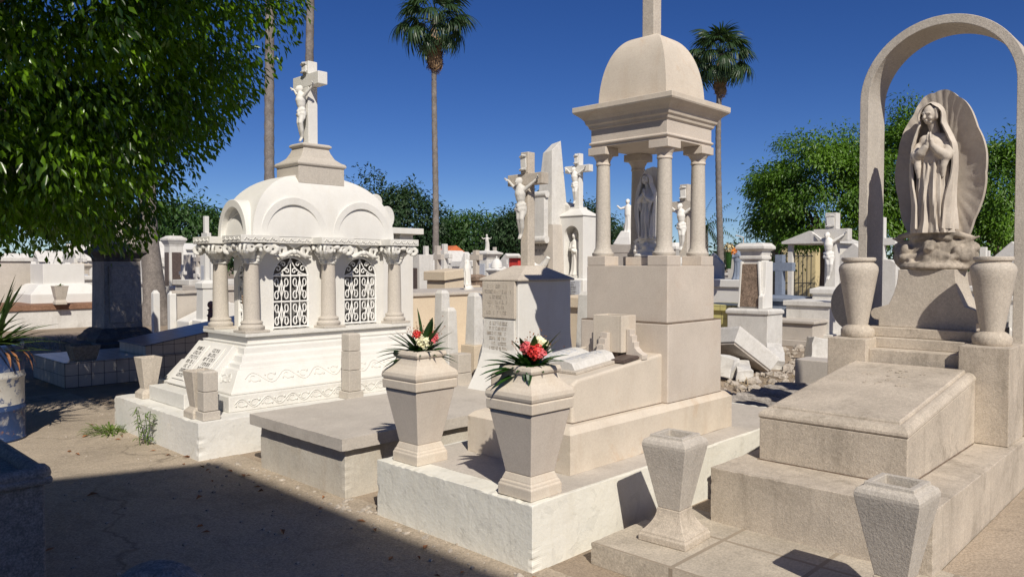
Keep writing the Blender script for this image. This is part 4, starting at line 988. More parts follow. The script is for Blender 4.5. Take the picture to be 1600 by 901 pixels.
# ------------------------------------------------------------------ left side
def left_side():
    d=MB(); pr=[(.27,0),(.292,.004),(.296,.02),(.288,.03)]
    for z in (.29,.585): pr+=[(.287,z-.03),(.296,z-.012),(.299,z),(.296,z+.012),(.287,z+.03)]
    pr+=[(.287,.85),(.296,.862),(.298,.876),(.29,.884),(.278,.88),(.276,.80)]
    t=T('oil_drum','dented blue and white oil drum used as a planter at the left edge','drum',(1.66,8.28,.004))
    d.lathe(0,0,pr,48); t.part('body',d,M['drum'],local=True,smooth=True)
    m=MB(); m.lathe(0,0,[(.27,.80),(.27,.82)],24); t.part('fill',m,M['soil'],local=True)
    p=T('spiky_plant','spiky dark green plant with long narrow blades growing in the oil drum','plant',(1.66,8.28,.82)); m=MB(); q=random.Random(3)
    rt=Vector(RT+(0,)); fw=Vector(FW+(0,))
    for i in range(110):
        a=q.uniform(0,2*PI); e=q.uniform(.05,1.5); dr=rt*math.cos(a)*1.0+fw*math.sin(a)+Vector((0,0,math.tan(min(1.35,e))*.8))
        blade(m,(q.uniform(-.1,.1),q.uniform(-.1,.1),q.uniform(-.03,.1)),dr,q.uniform(.42,.72),q.uniform(.013,.021),q.uniform(.05,.45),.35,6,tipw=.05)
    p.part('blades',m,M['yucca'],local=True)
    m=MB()
    for i in range(22):
        a=q.uniform(0,2*PI); blade(m,(.2*math.cos(a),.2*math.sin(a),.03),(math.cos(a),math.sin(a),.3),q.uniform(.18,.32),.016,2.2,.3,6)
    p.part('dead_blades',m,M['dry'],local=True)
    # dark tomb corner in the foreground
    t=T('shaded_tomb','dark grey terrazzo tomb corner with a rounded rim in the shade at the lower left','tomb',(.9,3.54,0))
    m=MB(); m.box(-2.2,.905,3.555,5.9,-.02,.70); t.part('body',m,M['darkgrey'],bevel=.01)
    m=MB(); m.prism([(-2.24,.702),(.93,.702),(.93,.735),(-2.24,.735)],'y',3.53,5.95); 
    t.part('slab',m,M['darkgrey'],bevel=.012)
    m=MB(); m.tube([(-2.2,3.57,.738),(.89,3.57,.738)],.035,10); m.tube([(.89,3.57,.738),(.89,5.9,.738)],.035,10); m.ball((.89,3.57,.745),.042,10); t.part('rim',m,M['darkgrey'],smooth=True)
    x,y=at(236,2.15); t=T('rounded_stone','rounded grey stone top poking into the bottom edge of the view','gravestone',(x,y,0))
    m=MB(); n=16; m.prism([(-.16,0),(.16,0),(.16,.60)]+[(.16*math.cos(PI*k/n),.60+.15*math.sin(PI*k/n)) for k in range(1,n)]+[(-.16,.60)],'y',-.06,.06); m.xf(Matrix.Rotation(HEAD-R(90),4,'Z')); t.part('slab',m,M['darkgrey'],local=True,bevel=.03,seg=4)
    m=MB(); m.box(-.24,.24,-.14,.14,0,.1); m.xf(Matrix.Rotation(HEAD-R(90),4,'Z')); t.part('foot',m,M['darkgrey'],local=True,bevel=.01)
    # tiled tomb
    t=T('tiled_tomb','low tomb clad in square bluish tiles with a sloping blue lid in the tree shade','tomb',(3.06,11.05,0))
    m=MB(); m.box(3.06,6.3,11.05,12.5,-.02,.335); t.part('base',m,M['tile'],bevel=.004)
    m=MB(); m.prism([(4.09,.337),(6.1,.337),(6.1,.785),(4.09,.47)],'y',11.09,12.1); t.part('chest',m,M['tile'],bevel=.003)
    m=MB(); m.prism([(4.07,.470),(6.12,.791),(6.12,.807),(4.07,.486)],'y',11.07,12.12); t.part('lid',m,M['tiletop'],bevel=.003)
    t=T('tiled_flower_box','small dark square flower box on the front ledge of the tiled tomb','planter',(3.36,11.32,.336))
    m=MB(); m.sq1(0,0,[(.13,0),(.17,.17),(.17,.2),(.14,.2),(.12,.1)]); t.part('box',m,M['darkgrey'],local=True,bevel=.006)
    m=MB(); m.sq1(0,0,[(.13,.11),(.13,.12)]); t.part('fill',m,M['soil'],local=True)
    # big dark pedestal
    x,y=at(182,14.2); t=T('dark_pedestal','broad blackened stone pedestal with flared cap and stepped foot under the big tree','monument',(x,y,0))
    g=MB(); g.sq(0,0,[(.75,.75,0),(.75,.75,.22),(.54,.54,.23),(.53,.53,.30),(.49,.49,.33),(.46,.46,.36),(.44,.44,.40),(.37,.37,.46)]); t.part('foot',g,M['darktop'],local=True,bevel=.01)
    g=MB(); g.sq1(0,0,[(.335,.46),(.315,1.68)]); t.part('shaft',g,M['dark'],local=True,bevel=.008)
    g=MB(); g.box(-.24,.24,-.335,-.31,.55,1.6); g.xf(Matrix.Translation((0,-.01,0))); t.part('panel',g,M['dark'],local=True,bevel=.008)
    g=MB(); g.sq1(0,0,[(.32,1.68),(.33,1.74),(.35,1.77),(.42,1.83),(.43,1.85),(.43,1.875),(.36,1.93),(.34,1.95),(.34,2.0)]); t.part('cap',g,M['darktop'],local=True,bevel=.008)
    g=MB(); g.sq1(0,0,[(.27,2.0),(.25,2.18),(.12,2.6),(.1,3.1)]); t.part('finial',g,M['dark'],local=True,bevel=.01)
    # weeds by the platform
    t=T('weed_clump','low clump of yellow green weeds at the foot of the mausoleum platform','weeds',(2.62,7.86,.004)); m=MB()
    for i in range(150):
        a=q.uniform(0,6.28); r=q.uniform(0,.2); blade(m,(r*math.cos(a)-.05,r*math.sin(a)*1.1,0),(math.cos(a)*.8,math.sin(a)*.8,q.uniform(.3,1.5)),q.uniform(.06,.2),q.uniform(.004,.009),1.,.2,4)
    t.part('leaves',m,M['weed'],local=True)
    t=T('tall_weed','tall thin leafy weed growing against the white platform wall','weeds',(2.57,7.0,.004)); m=MB()
    for s in range(4):
        bx,by=q.uniform(-.05,.05),q.uniform(-.12,.12); hh=q.uniform(.26,.42); lean=(q.uniform(-.05,.03),q.uniform(-.06,.06))
        m.tube([(bx,by,0),(bx+lean[0]*.5,by+lean[1]*.5,hh*.5),(bx+lean[0],by+lean[1],hh)],.003,4)
        for i in range(26):
            f=q.uniform(.1,1); a=q.uniform(0,6.28); blade(m,(bx+lean[0]*f,by+lean[1]*f,hh*f),(math.cos(a),math.sin(a),.35),q.uniform(.04,.085),.007,.9,.2,4)
    t.part('leaves',m,M['weed'],local=True)
    # fallen leaves: litter nobody could count
    m=MB()
    spots=[(q.uniform(.3,2.75),q.uniform(3.2,9.6)) for _ in range(26)]+[(q.uniform(2.45,2.85),q.uniform(2.4,7.6)) for _ in range(30)]+[(q.uniform(2.9,3.9),q.uniform(6.2,7.6)) for _ in range(0)]
    for x,y in spots:
        a=q.uniform(0,6.28); s=q.uniform(.018,.042); c,sn=math.cos(a),math.sin(a); tz=q.uniform(.004,.018)
        P=[(-1,0,.0),(0,-.42,tz),(1,0,tz*.5),(0,.42,tz*1.3)]
        m.mesh([(x+s*(u*c-v*sn),y+s*(u*sn+v*c),.008+w) for u,v,w in P],[(0,1,2),(0,2,3)])
    tag(m.build('fallen_leaves',M['dry']),'dry brown leaves scattered on the path','leaves',kind='stuff')
    m=MB()
    for x,y,w in ((2.90,7.35,.316),(2.93,7.18,.316),(2.86,7.28,.316)):
        m.mesh([(x-.03,y,w+.003),(x,y-.015,w+.012),(x+.03,y,w+.006),(x,y+.015,w+.014)],[(0,1,2),(0,2,3)])
    tag(m.build('fallen_leaves',M['orange']),'yellow leaves fallen on the white platform','leaves',kind='stuff')
    # broken concrete edges along the tombs
    m=MB(); 
    for i in range(46):
        x=2.9+q.gauss(-.05,.05); y=q.choice((q.uniform(4.0,4.4),q.uniform(2.5,4.3),q.uniform(4.3,5.9))); s=q.uniform(.008,.03)
        m.ball((x,y,.004),(s,s*q.uniform(.6,1),s*.5),6)
    m.jitter(.01,6,40); tag(m.build('rubble_crumbs',M['rubble']),'crumbs of broken concrete along the tomb edges','rubble',kind='stuff')
left_side()
m=MB(); q=random.Random(31)
for i in range(330):
    x,y=q.uniform(.2,2.86),q.uniform(2.2,10); s=abs(q.gauss(0,.006))+.003
    if q.random()<.35: x=2.86-abs(q.gauss(0,.12))
    m.ball((x,y,.004+s*.3),(s,s*q.uniform(.6,1.2),s*.6),5)
tag(m.build('gravel',M['rubble']),'fine gravel and crumbs on the concrete path','gravel',kind='stuff')
# ------------------------------------------------------------------ trees and palms
def leafmesh(name,P,D,Nn,size,mat_,parent,wid=.42):
    """P points, D directions, Nn normals (numpy) -> folded leaves"""
    n=len(P); S_=np.cross(D,Nn); S_/=np.linalg.norm(S_,axis=1)[:,None]+1e-9
    s=size[:,None]; v=np.empty((n,4,3)); up=np.cross(S_,D)
    v[:,0]=P; v[:,1]=P+D*s*.45-S_*s*wid*.5+up*s*.06; v[:,2]=P+D*s-up*s*.12; v[:,3]=P+D*s*.45+S_*s*wid*.5+up*s*.06
    me=bpy.data.meshes.new(name); me.vertices.add(n*4); me.vertices.foreach_set('co',v.reshape(-1).astype(np.float32))
    b=(np.arange(n)*4)[:,None]; idx=np.concatenate([b+np.array([0,1,2]),b+np.array([0,2,3])],1).reshape(-1)
    me.loops.add(n*6); me.loops.foreach_set('vertex_index',idx.astype(np.int32))
    me.polygons.add(n*2); me.polygons.foreach_set('loop_start',np.arange(n*2,dtype=np.int32)*3)
    try: me.polygons.foreach_set('loop_total',np.full(n*2,3,dtype=np.int32))
    except Exception: pass
    me.update(calc_edges=True)
    return mkobj(name,me,mat_,parent)
def unit(a): return a/(np.linalg.norm(a,axis=-1,keepdims=True)+1e-9)
def crown_pts(rs,c,r,ncl,per,clr,clip=None,inner=.5,low=-.75):
    u=unit(rs.normal(size=(ncl*3,3))); u=u[u[:,2]>low][:ncl]
    rad=rs.uniform(inner,1.,(len(u),1))**.6; rad*=1+.24*np.sin(u[:,:1]*5+u[:,2:]*7+len(u))*np.cos(u[:,1:2]*6+len(u))
    C=np.array(c)+u*rad*np.array(r)
    if clip is not None: C=C[clip(C)]
    n=len(C); o=rs.normal(size=(n,per,3))*np.array([1,1,.62])*clr*rs.uniform(.6,1.25,(n,1,1))
    P=(C[:,None,:]+o).reshape(-1,3); out=unit(P-np.array(c)); loc=unit(o.reshape(-1,3))
    return P,out,loc
def limbs(m,base,top,spread,n,r0,q,lv=1):
    m.tube([base,tuple((Vector(base)*.5+Vector(top)*.5)+Vector((q.uniform(-.1,.1),q.uniform(-.1,.1),0))),top],[r0,r0*.85,r0*.7],10)
    for i in range(n):
        a=2*PI*i/n+q.uniform(-.4,.4); p=Vector(top)-Vector((0,0,q.uniform(0,.4))); e=p+Vector((math.cos(a)*spread*q.uniform(.6,1),math.sin(a)*spread*q.uniform(.6,1),spread*q.uniform(.4,1.)))
        mid=(p+e)/2+Vector((0,0,spread*.12)); m.tube([tuple(p),tuple(mid),tuple(e)],[r0*.5,r0*.3,r0*.1],7)
def tree(label,x,y,c,r,ncl,per,clr,ls,lm,seed,group=None,clip=None,trunk=(.25,2.),name='leafy_tree',droop=.8,inner=.5,low=-.75,post=None):
    t=T(name,label,'tree',(x,y,0),group); rs=np.random.RandomState(seed); q=random.Random(seed)
    m=MB(); limbs(m,(0,0,-.1),(c[0]*.15,c[1]*.15,trunk[1]),min(r[0],r[1])*.75,7,trunk[0],q); t.part('trunk',m,M['treebark'],local=True,smooth=True)
    P,out,loc=crown_pts(rs,c,r,ncl,per,clr,clip,inner,low)
    CB=np.repeat(rs.normal(size=(len(P)//per,3))*.45,per,axis=0)
    if post is not None: k=post(P); CB=CB[k]; P,out,loc=P[k],out[k],loc[k]
    n=len(P); D=unit(out*.45+loc*.5+rs.normal(size=(n,3))*.45+np.array([0,0,-droop])); Nn=unit(out*.5+loc*.45+rs.normal(size=(n,3))*.40+CB+np.array([0,0,.8]))
    leafmesh('crown',P,D,Nn,ls*rs.uniform(.65,1.2,n),M[lm],t.e); return t
# big dark fig tree on the left; its shaded underside follows the light
bx,by=.4,10.6
def bigshade(X,Y,Z):   # keeps the crown off the light paths to the mausoleum and the graves beyond the dark pedestal
    k=1/math.tan(SUN_EL); gx=X+SHX*k*Z; gy=Y+SHY*k*Z; hx=X+SHX*k*(Z-2.5); hy=Y+SHY*k*(Z-2.5)
    return ((gx<6.2)|(gy<14.6))&(gy>9.0)&~((hx>3.0)&(hy<8.6))&(X<4.38+.36*(Y-7.5)-.72*np.maximum(0,4.2-Z))
def bigclip(C):
    X=C[:,0]+bx; Y=C[:,1]+by; Z=C[:,2]
    rr=np.random.RandomState(12).rand(len(C)); off=np.where(rr<.13,-.45,.28+.3*rr)
    return (Y>9.75-.92*(Z-.15)+off-.2*np.sin(X*2.1+Z*1.7))&(Z>1.95)&bigshade(X,Y,Z)
def bigpost(P):
    Z=P[:,2]; X=P[:,0]+bx
    return (Z>1.62+.10*np.sin(X*2.3)+.08*np.sin(P[:,1]*3.1))&bigshade(X-.1,P[:,1]+by+.1,Z)
tree('huge dark green broadleaf tree whose low crown fills the upper left',bx,by,(.4,-.9,4.7),(4.75,4.6,3.8),4000,105,.23,.098,'leaf',5,trunk=(.34,2.6),inner=.4,low=-1.,clip=bigclip,post=bigpost,droop=1.0)
def fan_mesh(seed,dead=False):
    q=random.Random(seed); m=MB(); L=q.uniform(.75,.95)
    pts=[(0,0,0),(0,-.25*L,.10),(0,-.62*L,.13),(0,-1.0*L,.05)]; m.tube(pts,[.022,.018,.014,.010],5)
    c=Vector(pts[-1]); n=22
    for k in range(n):
        a=-PI/2+(k/(n-1)-.5)*3.7; d=Vector((math.cos(a),math.sin(a),q.uniform(-.12,.1)+.10*abs(k/(n-1)-.5)))
        blade(m,tuple(c),d,q.uniform(.7,.95)*(1-.25*abs(k/(n-1)-.5)*2),.030,q.uniform(1.2,2.0),.25,6,tipw=.1)
    me=bpy.data.meshes.new('frond'); bmesh.ops.recalc_face_normals(m.bm,faces=m.bm.faces); m.bm.to_mesh(me); m.bm.free(); me.materials.append(M['palmdead' if dead else 'palmleaf']); return me
FANS=[fan_mesh(k) for k in range(4)]; DFANS=[fan_mesh(9+k,True) for k in range(2)]
def palm(label,px,d,ytop,r0,r1,seed,nf=42,skirt=18,lean=0,sc=1.,group='tall thin palms',crown=True,pxtop=None):
    x,y=at(px,d); H=hz(ytop,d) if ytop is not None else 15.
    t=T('palm_tree',label,'palm',(x,y,0),group); q=random.Random(seed); m=MB()
    tx=(pxtop-px)/1190*d if pxtop else 0; ox,oy=RT[0]*tx,RT[1]*tx; path=[];rr=[]
    for k in range(70):
        f=k/69; b=.12*math.sin(f*PI*1.3+seed); path.append((ox*f+RT[0]*b,oy*f+RT[1]*b,H*f)); rr.append((r0+(r1-r0)*f**.7+r0*.5*math.exp(-f*H/.5))*(1+(.05 if k%2 else -.04)))
    m.tube(path,rr,12); t.part('trunk',m,M['bark'],local=True,smooth=True); top=path[-1]
    if crown:
        for i in range(nf+skirt):
            dead=i>=nf; me=q.choice(DFANS if dead else FANS); o=bpy.data.objects.new('dead_frond' if dead else 'frond',me); COL.objects.link(o); o.parent=t.e
            el=R(q.uniform(-78,-62)) if dead else R(80-128*((i+.5)/nf)**.85)
            az=i*2.39996+q.uniform(-.2,.2)
            o.location=(top[0],top[1],top[2]-(q.uniform(.1,.9) if dead else q.uniform(-.1,.25))*sc); o.rotation_euler=(-el,0,az); o.rotation_mode='XYZ'
            s=q.uniform(.85,1.1)*sc*(.62 if dead else 1.); o.scale=(s,s,s)
    return t
palm('tall palm with drooping fan leaves and a tan dead skirt above a bare trunk',676,40,34,.19,.125,1,pxtop=684,sc=1.6,nf=32,skirt=34)
palm('tall palm with a full round crown behind the domed canopy',1124,41,88,.19,.13,2,nf=40,pxtop=1124,sc=1.35,skirt=22)
palm('bare palm trunk rising out of view just behind the mausoleum cross',486,36,-230,.24,.16,3,crown=True,pxtop=493)
palm('grey palm trunk between the big tree and the mausoleum dome',428,33,-230,.24,.17,4,crown=True,pxtop=422)
x,y=at(243,20.5); t=T('palm_tree','thick rough palm trunk with a swollen foot, its top lost in leaves','palm',(x,y,0),'tall thin palms'); m=MB()
m.tube([(0,0,-.1),(0,0,.25),(-.02,0,.7),(-.08,0,1.4),(-.16,0,2.4),(-.2,0,5.5)],[.46,.40,.30,.25,.22,.20],18); m.jitter(.03,4,6); t.part('trunk',m,M['bark'],local=True,smooth=True)
for i in range(22):
    o=bpy.data.objects.new('frond',FANS[i%4]); COL.objects.link(o); o.parent=t.e; o.location=(-.2,0,5.5); o.rotation_euler=(R(-60+5*i),0,i*2.4)
def coco(label,px,d,ytop,seed):
    x,y=at(px,d); H=hz(ytop,d); t=T('palm_tree',label,'palm',(x,y,0)); q=random.Random(seed); m=MB(); m.tube([(0,0,0),(.1,0,H*.5),(0,0,H)],[.2,.15,.12],8); t.part('trunk',m,M['bark'],local=True)
    for i in range(18):
        m=MB(); az=i*2.4; el=R(75-7.5*i); p=Vector((0,0,H)); dr=Vector((math.cos(az)*math.cos(el),math.sin(az)*math.cos(el),math.sin(el)))
        for k in range(12):
            for s in (-1,1):
                sd=dr.cross(Vector((0,0,1))).normalized()*s; blade(m,tuple(p),sd+dr*.6+Vector((0,0,-.3)),.75*(1-abs(k-5)/9),.045,.8,.1,3)
            p=p+dr*.24; dr=(dr+Vector((0,0,-.10))).normalized()
        t.part('frond',m,M['palmleaf'],local=True)
coco('small feathery palm far off right of the canopy columns',1103,62,352,5)
# wood behind the graves
def ptree(label,px,d,ytop,wpx,lm,seed,ncl=150,per=34,z0=1.2,ls=.34,deep=1.,**k):
    x,y=at(px,d); zt=hz(ytop,d); rw=wpx/1190*d/2; rz_=(zt-z0)/2*1.05
    return tree(label,x,y,(0,0,z0+rz_*.95),(rw,rw*deep,rz_),ncl,per,k.pop('clr',.30+rw*.07),ls,lm,seed,k.pop('group','trees along the back of the cemetery'),trunk=(.22,z0+rz_*.5),**k)
ptree('dark tree showing above the mausoleum roof',575,62,283,110,'leaf3',21,ncl=190)
ptree('broad dark tree crown immediately left of the tall bare palm trunk',632,60,291,110,'leaf3',22,ncl=230,per=40)
ptree('mid green tree top between the palm trunk and the slim cream cross',738,66,331,120,'leaf2',23,ncl=240,per=40)
ptree('low green tree beside the palm trunk above the orange tiled roof',694,64,352,80,'leaf2',24)
ptree('dark tree behind the slim cream cross and obelisk',822,58,322,110,'leaf3',25,ncl=240,per=40)
ptree('dark tree between obelisk and canopy, mostly hidden',915,64,318,100,'leaf3',26,ncl=170)
ptree('green tree behind the far left graves by the mausoleum column',285,52,318,150,'leaf2',27,ncl=300,per=40)
ptree('tree filling the gap under the big tree at the left',190,58,335,150,'leaf3',28,ncl=220)
ptree('low rounded tree seen between the canopy columns',958,74,352,50,'leaf2',29,ncl=90)
ptree('bright green spreading tree left of the stone arch',1288,27,212,160,'leaf4',30,ncl=150,per=230,z0=1.6,ls=.145,clr=.33,deep=1.1,inner=.62)
ptree('bright green tree crown framed inside the stone arch',1402,27,188,105,'leaf4',31,ncl=95,per=230,z0=1.6,ls=.145,clr=.30,inner=.6)
ptree('green tree between the statue and the right leg of the arch',1560,25,230,125,'leaf4',32,ncl=100,per=230,z0=1.2,ls=.145,clr=.30,inner=.6)
ptree('leafy branch hanging low left of the stone arch',1214,29,262,74,'leaf4',33,ncl=40,per=230,z0=2.5,ls=.145,clr=.28,inner=.6)
for k,(px,yt,w) in enumerate(((1145,388,70),(1190,384,80),(1235,383,80))):
    ptree(('hazy distant tree right of the slender palm trunk','hazy distant tree behind the broken memorial','hazy distant tree behind the gabled tomb')[k],px,110,yt,w,'leaf3',40+k,ncl=60,ls=.5)
# far belt of trees that reads as one mass
rs=np.random.RandomState(77); PP=[]
for a in np.linspace(-60,60,170):
    d=150+rs.uniform(-10,25); hh=rs.uniform(4,7.5); l=math.tan(R(a)); x=FW[0]*d+RT[0]*l*d; y=FW[1]*d+RT[1]*l*d
    PP.append(np.array([x,y,hh*.5])+rs.normal(size=(70,3))*np.array([2.6,2.6,hh*.26]))
P=np.concatenate(PP); P=P[P[:,2]>0]; n=len(P); D=unit(rs.normal(size=(n,3))+np.array([0,0,-.4])); Nn=unit(rs.normal(size=(n,3))*.7+np.array([0,0,.9]))
tag(leafmesh('far_wood',P,D,Nn,rs.uniform(1.0,1.9,n),M['leaf3'],None),'far belt of trees along the horizon','trees',kind='stuff')
# ------------------------------------------------------------------ graves in the middle distance and beyond
def prim(t,name,mb,mt,par=None,**k): return t.part(name,mb,M[mt],par,local=True,**k)
def stele(name,label,px,d,ytop,w,dp,mt='dirtywhite',top='round',base=.3,group=None,zg=0,cat='gravestone',panel=None,rz=0):
    x,y=at(px,d); H=hz(ytop,d)-zg; t=T(name,label,cat,(x,y,zg),group,rz)
    m=MB(); m.sq(0,0,[(dp/2+.22,w/2+.2,0),(dp/2+.22,w/2+.2,base*.5),(dp/2+.1,w/2+.1,base*.52),(dp/2+.1,w/2+.1,base)]); prim(t,'base',m,mt,bevel=.012)
    m=MB()
    if top=='round': pts=[(-w/2,base),(w/2,base),(w/2,H-w*.3)]+[(w/2*math.cos(PI*k/12),H-w*.3+w*.3*math.sin(PI*k/12)) for k in range(1,12)]+[(-w/2,H-w*.3)]
    elif top=='gable': pts=[(-w/2,base),(w/2,base),(w/2,H-w*.3),(w*.58,H-w*.3),(0,H),(-w*.58,H-w*.3),(-w/2,H-w*.3)]
    else: pts=[(-w/2,base),(w/2,base),(w/2*.94,H),(-w/2*.94,H)]
    m.prism(pts,'x',-dp/2,dp/2); s_=prim(t,'slab',m,mt,bevel=.01)
    if panel:
        m=MB(); m.box(-dp/2-.02,-dp/2-.002,-w*.34,w*.34,base+.1*(H-base),base+.72*(H-base)); prim(t,'panel',m,panel,bevel=.004)
    return t
def crosst(name,label,px,d,ytop,arm,w,mt='dirtywhite',ped=.5,pw=.45,zg=0,group=None,corpus=None,rz=0,cat='cross',pedmt=None):
    x,y=at(px,d); H=hz(ytop,d)-zg; t=T(name,label,cat,(x,y,zg),group,rz)
    m=MB(); m.sq1(0,0,[(pw*.75,0),(pw*.75,ped*.35),(pw*.55,ped*.37),(pw*.5,ped*.85),(pw*.58,ped*.87),(pw*.58,ped*.95),(w*.8,ped)]); prim(t,'pedestal',m,pedmt or mt,bevel=.008)
    az=ped+(H-ped)*.70
    crucifix_parts(t.e,0,0,ped,H,w,arm,az,w*1.1,w,M[mt],M[corpus] if corpus else None,(H-ped)*.60,ped+(H-ped)*.12,base_local=(0,0,0),scroll=bool(corpus)); return t
def boxtomb(name,label,px,d,ytop,w,l,mt='dirtywhite',zg=0,group=None,lid=True,mt2=None,slope=0,cat='tomb'):
    x,y=at(px,d); H=hz(ytop,d)-zg; t=T(name,label,cat,(x,y,zg),group)
    m=MB(); m.sq(l/2,0,[(l/2+.1,w/2+.1,0),(l/2+.1,w/2+.1,H*.25)]); prim(t,'base',m,mt,bevel=.01)
    m=MB(); m.prism([(0,H*.251),(l,H*.251),(l,H*.88+slope),(0,H*.88)],'y',-w/2,w/2); prim(t,'body',m,mt2 or mt,bevel=.01)
    if lid: m=MB(); m.prism([(-.05,H*.881),(l+.05,H*.881+slope),(l+.05,H+slope),(-.05,H)],'y',-w/2-.05,w/2+.05); prim(t,'lid',m,mt,bevel=.012)
    return t
def monument(name,label,px,d,ytop,w,mt='dirtywhite',top=None,zg=0,group=None,cat='monument',sh=.62,niche=False,topmt=None,rz=0):
    x,y=at(px,d); H=hz(ytop,d)-zg; t=T(name,label,cat,(x,y,zg),group,rz); h=H*(sh if top else .97)
    m=MB(); m.sq1(0,0,[(w*.85,0),(w*.85,h*.10),(w*.72,h*.105),(w*.72,h*.2),(w*.6,h*.23),(w*.55,h*.26)]); prim(t,'base',m,mt,bevel=.012)
    m=MB(); m.sq1(0,0,[(w*.5,h*.26),(w*.47,h*.86)]); prim(t,'shaft',m,mt,bevel=.01)
    m=MB(); m.box(-w*.5-.012,-w*.47,-w*.33,w*.33,h*.34,h*.78); m.box(-w*.33,w*.33,-w*.5-.012,-w*.47,h*.34,h*.78); prim(t,'panel',m,'plaque' if niche is False else 'slate',bevel=.004)
    m=MB(); m.sq1(0,0,[(w*.48,h*.86),(w*.5,h*.88),(w*.64,h*.93),(w*.68,h*.94),(w*.68,h*.965),(w*.45,h*.99),(w*.42,h)]); prim(t,'cornice',m,mt,bevel=.006)
    if top=='cross':
        q=H-h; a=w*.13; m=MB(); m.box(-a,a,-a,a,h,H); m.box(-a*.9,a*.9,-q*.33,q*.33,h+q*.6,h+q*.6+2.2*a); prim(t,'cross',m,topmt or mt,bevel=.004)
    elif top=='dome':
        m=MB(); m.lathe(0,0,[(w*.5*math.cos(f),h+(H-h)*.8*math.sin(f)) for f in np.linspace(0,1.45,10)]+[(.03,H)],18); prim(t,'dome',m,topmt or mt,smooth=True)
    elif isinstance(top,int):
        put_mesh('figure',FIG[top],M[topmt or mt],t.e,(0,0,h),R(-60),(H-h)/1.)
    return t
# --- left of the mausoleum
def wallbox(name,label,px,d,x0,x1,y0,y1,z0,z1,mt,cat='wall',cop=None,cmt=None):
    x,y=at(px,d); t=T(name,label,cat,(x,y,0)); m=MB(); m.box(x0,x1,y0,y1,z0-.02,z1); m.jitter(.006,2,4); prim(t,'wall',m,mt,bevel=.012)
    if cop: m=MB(); m.box(x0-.05,x1+.05,y0-.05,y1+.05,z1,z1+cop); prim(t,'coping',m,cmt,bevel=.01)
    return t
wallbox('grave_wall','long low white grave wall with a brown coping behind the spiky plant',70,19.2,-3.4,1.8,-.0,2.,0,.48,'dirtywhite',cop=.14,cmt='brownsoil')
t=boxtomb('white_tomb','wide plain white block tomb on a sloped base behind the spiky plant',57,20.5,399,1.2,1.0,'white',lid=False)
m=MB(); m.sq(.5,0,[(.85,.85,.55),(.85,.85,.85),(.62,.68,1.1),(.55,.62,1.12)]); prim(t,'skirt',m,'white',bevel=.01)
wallbox('wall_tomb','grey and beige panelled tomb wall at the far left edge',10,21,-1.6,.55,-.2,.8,0,1.72,'slab','tomb',.1,'dirtywhite')
x,y=at(101,21); t=T('curved_wall','smooth grey concrete wall with a rounded end right of the white block tomb','wall',(x,y,0))
m=MB(); m.lathe(0,0,[(.42,0),(.42,1.28)],32); m.prism([(-.42,0),(0,0),(0,1.28),(-.42,1.5)],'y',-.3,1.8); prim(t,'wall',m,'slab',smooth=True)
t=T('stone_vase','rough flared stone vase standing on the brown coping of the low wall','vase',(*at(93,19.3),.62)); m=MB(); m.sq1(0,0,[(.13,0),(.13,.06),(.10,.12),(.12,.2),(.16,.45),(.17,.47),(.12,.47),(.10,.3)]); prim(t,'body',m,'greycant',bevel=.01)
m=MB(); q=random.Random(4); [blade(m,(0,0,.44),(q.uniform(-1,1),q.uniform(-1,1),1),.14,.02,.8) for _ in range(10)]; prim(t,'sprout',m,'weed')
monument('pillar_tomb','small stone pillar with a dark overhanging cap left of the dark pedestal',126,25,408,.42,'greycant',rz=.1)
monument('white_monument','white tower tomb with a niche and a small statue on its domed top',272,27,365,.5,'dirtywhite',0,sh=.86,niche=True)
def house(name,label,px,d,ytop,w,l,mt,roofmt,cat='tomb',open_=False,group=None,zg=0,eave=.12,rh=.3):
    x,y=at(px,d); H=hz(ytop,d)-zg; t=T(name,label,cat,(x,y,zg),group); h=H*(1-rh)
    m=MB()
    if open_:
        m.box(l*.8,l,-w/2,-w*.02,.25,h); m.box(.13,l*.79,-w/2,-w/2+.1,.25,h)
        prim(t,'back_wall',m,mt,bevel=.006)
        for s in (-1,1):
            m=MB(); m.box(0,.12,s*w*.5-(.12 if s>0 else 0),s*w*.5+(.12 if s<0 else 0),.25,h); prim(t,'pillar',m,mt,bevel=.006)
        m=MB(); m.box(-.1,l+.1,-w/2-.1,w/2+.1,0,.25); prim(t,'base',m,mt,bevel=.01)
    else:
        m.box(0,l,-w/2,w/2,0,h); prim(t,'wall',m,mt,bevel=.01)
        m=MB(); m.box(-.03,.0-.002,-w*.18,w*.18,.1,h*.75); prim(t,'door',m,'slate')
    m=MB(); m.prism([(-w/2-eave,h),(w/2+eave,h),(w/2+eave,h+.06),(0,H),(-w/2-eave,h+.06)],'x',-eave,l+eave); prim(t,'roof',m,roofmt,bevel=.006)
    return t
house('house_tomb','white house shaped tomb with a gable left of the rough palm trunk',221,30,376,1.15,1.5,'dirtywhite','dirtywhite')
house('house_tomb','white flat chapel tomb right behind the rough palm trunk',252,34,379,1.2,1.5,'white','white',rh=.12)
stele('headstone','tall grey slab headstone right of the white tower tomb',294,24,398,.32,.16,'slab','flat')
stele('headstone','dark narrow headstone with a rounded top among the graves left of the mausoleum',304,25,402,.3,.16,'dark','round')
crosst('stone_cross','grey cross on a pedestal just left of the mausoleum capital',311,23,392,.5,.12,'slab',ped=1.2,pw=.4)
t=stele('panel_tomb','white tomb with a grey inset panel beside the mausoleum column',331,18,393,.62,.3,'white','flat',base=.75,panel='plaque')
crosst('stone_cross','slim white cross poking up at the left shoulder of the mausoleum',323,16,338,.28,.09,'white',ped=1.3,pw=.3)
x,y=at(268,16.5); t=T('railed_tomb','white tomb with corner posts, a grey top rail and a slanted slab','tomb',(x,y,0)); m=MB()
